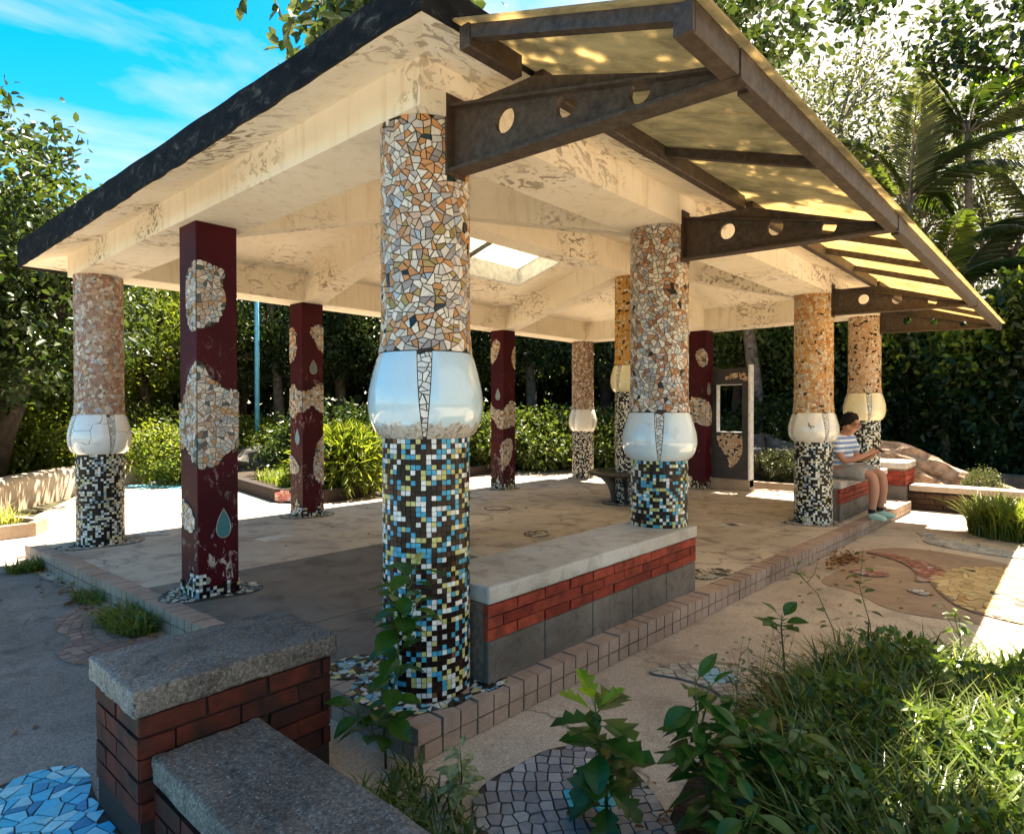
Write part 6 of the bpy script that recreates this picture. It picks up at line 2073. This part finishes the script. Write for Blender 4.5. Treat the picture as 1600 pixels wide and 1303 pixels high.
WB = [(-.05, -1.66), (.40, -1.42), (.85, -1.32), (1.30, -1.28), (1.80, -1.50), (1.95, -1.95), (2.3, -2.9), (.3, -3.0), (-.3, -2.2)]
blades('weed_grass', 'thick tangle of long grass filling the right foreground bed', 19000, in_region(WB), .33, M['leaf_bed'], seed=1, width=.0062, lean=1.05)
blades('straw_grass', 'pale seeding grass stalks among the green weeds', 1300, in_region(WB), .36, M['leaf_straw'], seed=2, width=.0025, lean=.7)
rs = np.random.RandomState(5)
xy = in_region(WB)(rs, 14000)
P = xy.copy(); P[:, 2] = GZ + .02 + rs.uniform(0, 1, len(P)) ** .7 * (.23 + .05 * np.sin(P[:, 0] * 9) + .04 * np.sin(P[:, 1] * 11))
Ls = .033 * rs.uniform(.5, 1.9, len(P))
o = obj('weed_leaves', leaves_mesh('weed_leaves', P, rdir(rs, len(P), .1), rdir(rs, len(P), 1.2), Ls, Ls * .5, M['leaf_weed'], .15, .15))
tag(o, 'small leafy ground weeds under the long grass', 'weeds', None, 'stuff')
def disc(cx, cy, r, sy=1):
    def g(rs, n):
        a = rs.uniform(0, 6.283, n); q = r * np.sqrt(rs.uniform(0, 1, n)); return np.stack([cx + q * np.cos(a), cy + sy * q * np.sin(a), 0 * a], 1)
    return g
blades('grass_clump', 'bright sunlit grass clump at the right edge before the low wall', 2600, disc(7.0, -1.78, .44, 1.15), .50, M['leaf_grass'], seed=3, width=.007, kind='thing')
blades('grass_clump', 'pale overexposed grass clump cut by the right picture edge', 1500, disc(6.6, -2.3, .34), .42, M['leaf_straw'], seed=4, width=.006, kind='thing')
blades('grass_tuft', 'grass tuft at the far left corner of the kerb', 350, disc(-.60, 4.62, .13), .14, M['leaf_grass'], seed=5, width=.004, kind='thing', lean=1.1)
blades('grass_tuft', 'largest grass tuft along the left kerb, on the pink cobbles', 700, disc(-.50, 2.35, .14, 2.2), .17, M['leaf_grass'], seed=6, width=.004, kind='thing', lean=1.1)
blades('grass_tuft', 'thin grass tuft on the kerb between the two larger ones', 200, disc(-.50, 3.2, .08, 2.5), .12, M['leaf_grass'], seed=7, width=.004, kind='thing', lean=1.1)
blades('corner_weeds', 'dark ground weeds in the gap between low wall and kerb', 1500, in_region([(-.84, -.3), (-.84, -1.6), (-.60, -1.6), (-.5, -.9), (-.36, -.5), (-.34, -.3)]), .10, M['leaf_weed'], seed=8, width=.004, lean=1.0)
blades('planter_grass', 'bright sunlit grass in the dark kerbed bed', 1600, in_region([(3.2, 6.9), (3.5, 6.5), (4.2, 6.8), (4.6, 8.6), (3.6, 9.0)]), .26, M['leaf_grass'], seed=9, width=.007, zb=GZ + .15)
blades('left_bed_grass', 'yellowish grass in the low bed at the far left', 900, in_region([(-.25, 6.65), (-.2, 6.8), (-.5, 7.4), (-1.4, 7.0), (-1.8, 6.6)]), .30, M['leaf_straw'], seed=10, width=.006, zb=GZ + .1)
# feathery arching bush
rs = np.random.RandomState(12)
n = 3600
aa = rs.uniform(0, 6.283, n); el = rs.uniform(-.15, 1.4, n); rr = rs.uniform(.25, 1, n) ** .6
dirv = np.stack([np.cos(aa) * np.cos(el), np.sin(aa) * np.cos(el), np.sin(el)], 1)
P = dirv * rr[:, None] * np.array([.85, .85, .80]) + np.array([0, 0, .18])
A = dirv * .8 + rs.normal(size=(n, 3)) * .45; A[:, 2] -= .35
Ls = .24 * rs.uniform(.6, 1.4, n)
bu = empty('feathery_bush', (4.15, 6.95, GZ + .12)); tag(bu, 'rounded feathery lime-green bush between second maroon and nearest columns', 'bush')
obj('foliage', leaves_mesh('bush_leaves', P, A, rdir(rs, n, 1), Ls, np.full(n, .022), M['leaf_bright'], .15, .35), bu)
mb = MB()
for i in range(14):
    a = i * .9; mb.tube([(0, 0, 0), (.25 * math.cos(a), .25 * math.sin(a), .45), (.6 * math.cos(a), .6 * math.sin(a), .7)], [.014, .01, .004], 5)
mb.build('stems', M['bark'], bu)
# fallen leaves
rs = np.random.RandomState(14)
def litter(name, label, cx, cy, rx, ry, n, z, seed, sz=.05):
    rs = np.random.RandomState(seed)
    P = np.stack([cx + rs.normal(size=n) * rx, cy + rs.normal(size=n) * ry, np.full(n, z) + rs.uniform(0.004, .02, n)], 1)
    A = rs.normal(size=(n, 3)); A[:, 2] *= .15; Nn = np.tile([0, 0, 1.0], (n, 1)) + rs.normal(size=(n, 3)) * .3
    Ls = sz * rs.uniform(.6, 1.3, n)
    o = obj(name, leaves_mesh(name, P, A, Nn, Ls, Ls * .55, M['leaf_dead'], .2, .1)); tag(o, label, 'dead leaves', None, 'stuff')
litter('fallen_leaves', 'heap of dry brown leaves against the right kerb', 4.55, -.60, .22, .07, 130, GZ, 1)
litter('scattered_leaves', 'single dry leaves scattered over the pavement', 4.0, -1.1, 1.3, .45, 45, GZ, 2, .04)
litter('floor_leaves', 'a few dry leaves blown onto the pavilion floor', 3.6, 2.2, 1.9, 1.3, 60, .001, 5, .035)
litter('path_leaves', 'dry leaves scattered on the grey path at left', -1.4, 2.4, .5, 1.4, 45, GZ + .004, 6, .035)
litter('bed_litter', 'dead leaves and stalks along the edge of the weed bed', .9, -1.3, .6, .12, 260, GZ + .01, 7, .04)
litter('kerb_litter', 'dry leaves caught along the left kerb', -.52, 3.3, .06, 1.0, 120, GZ, 3, .05)
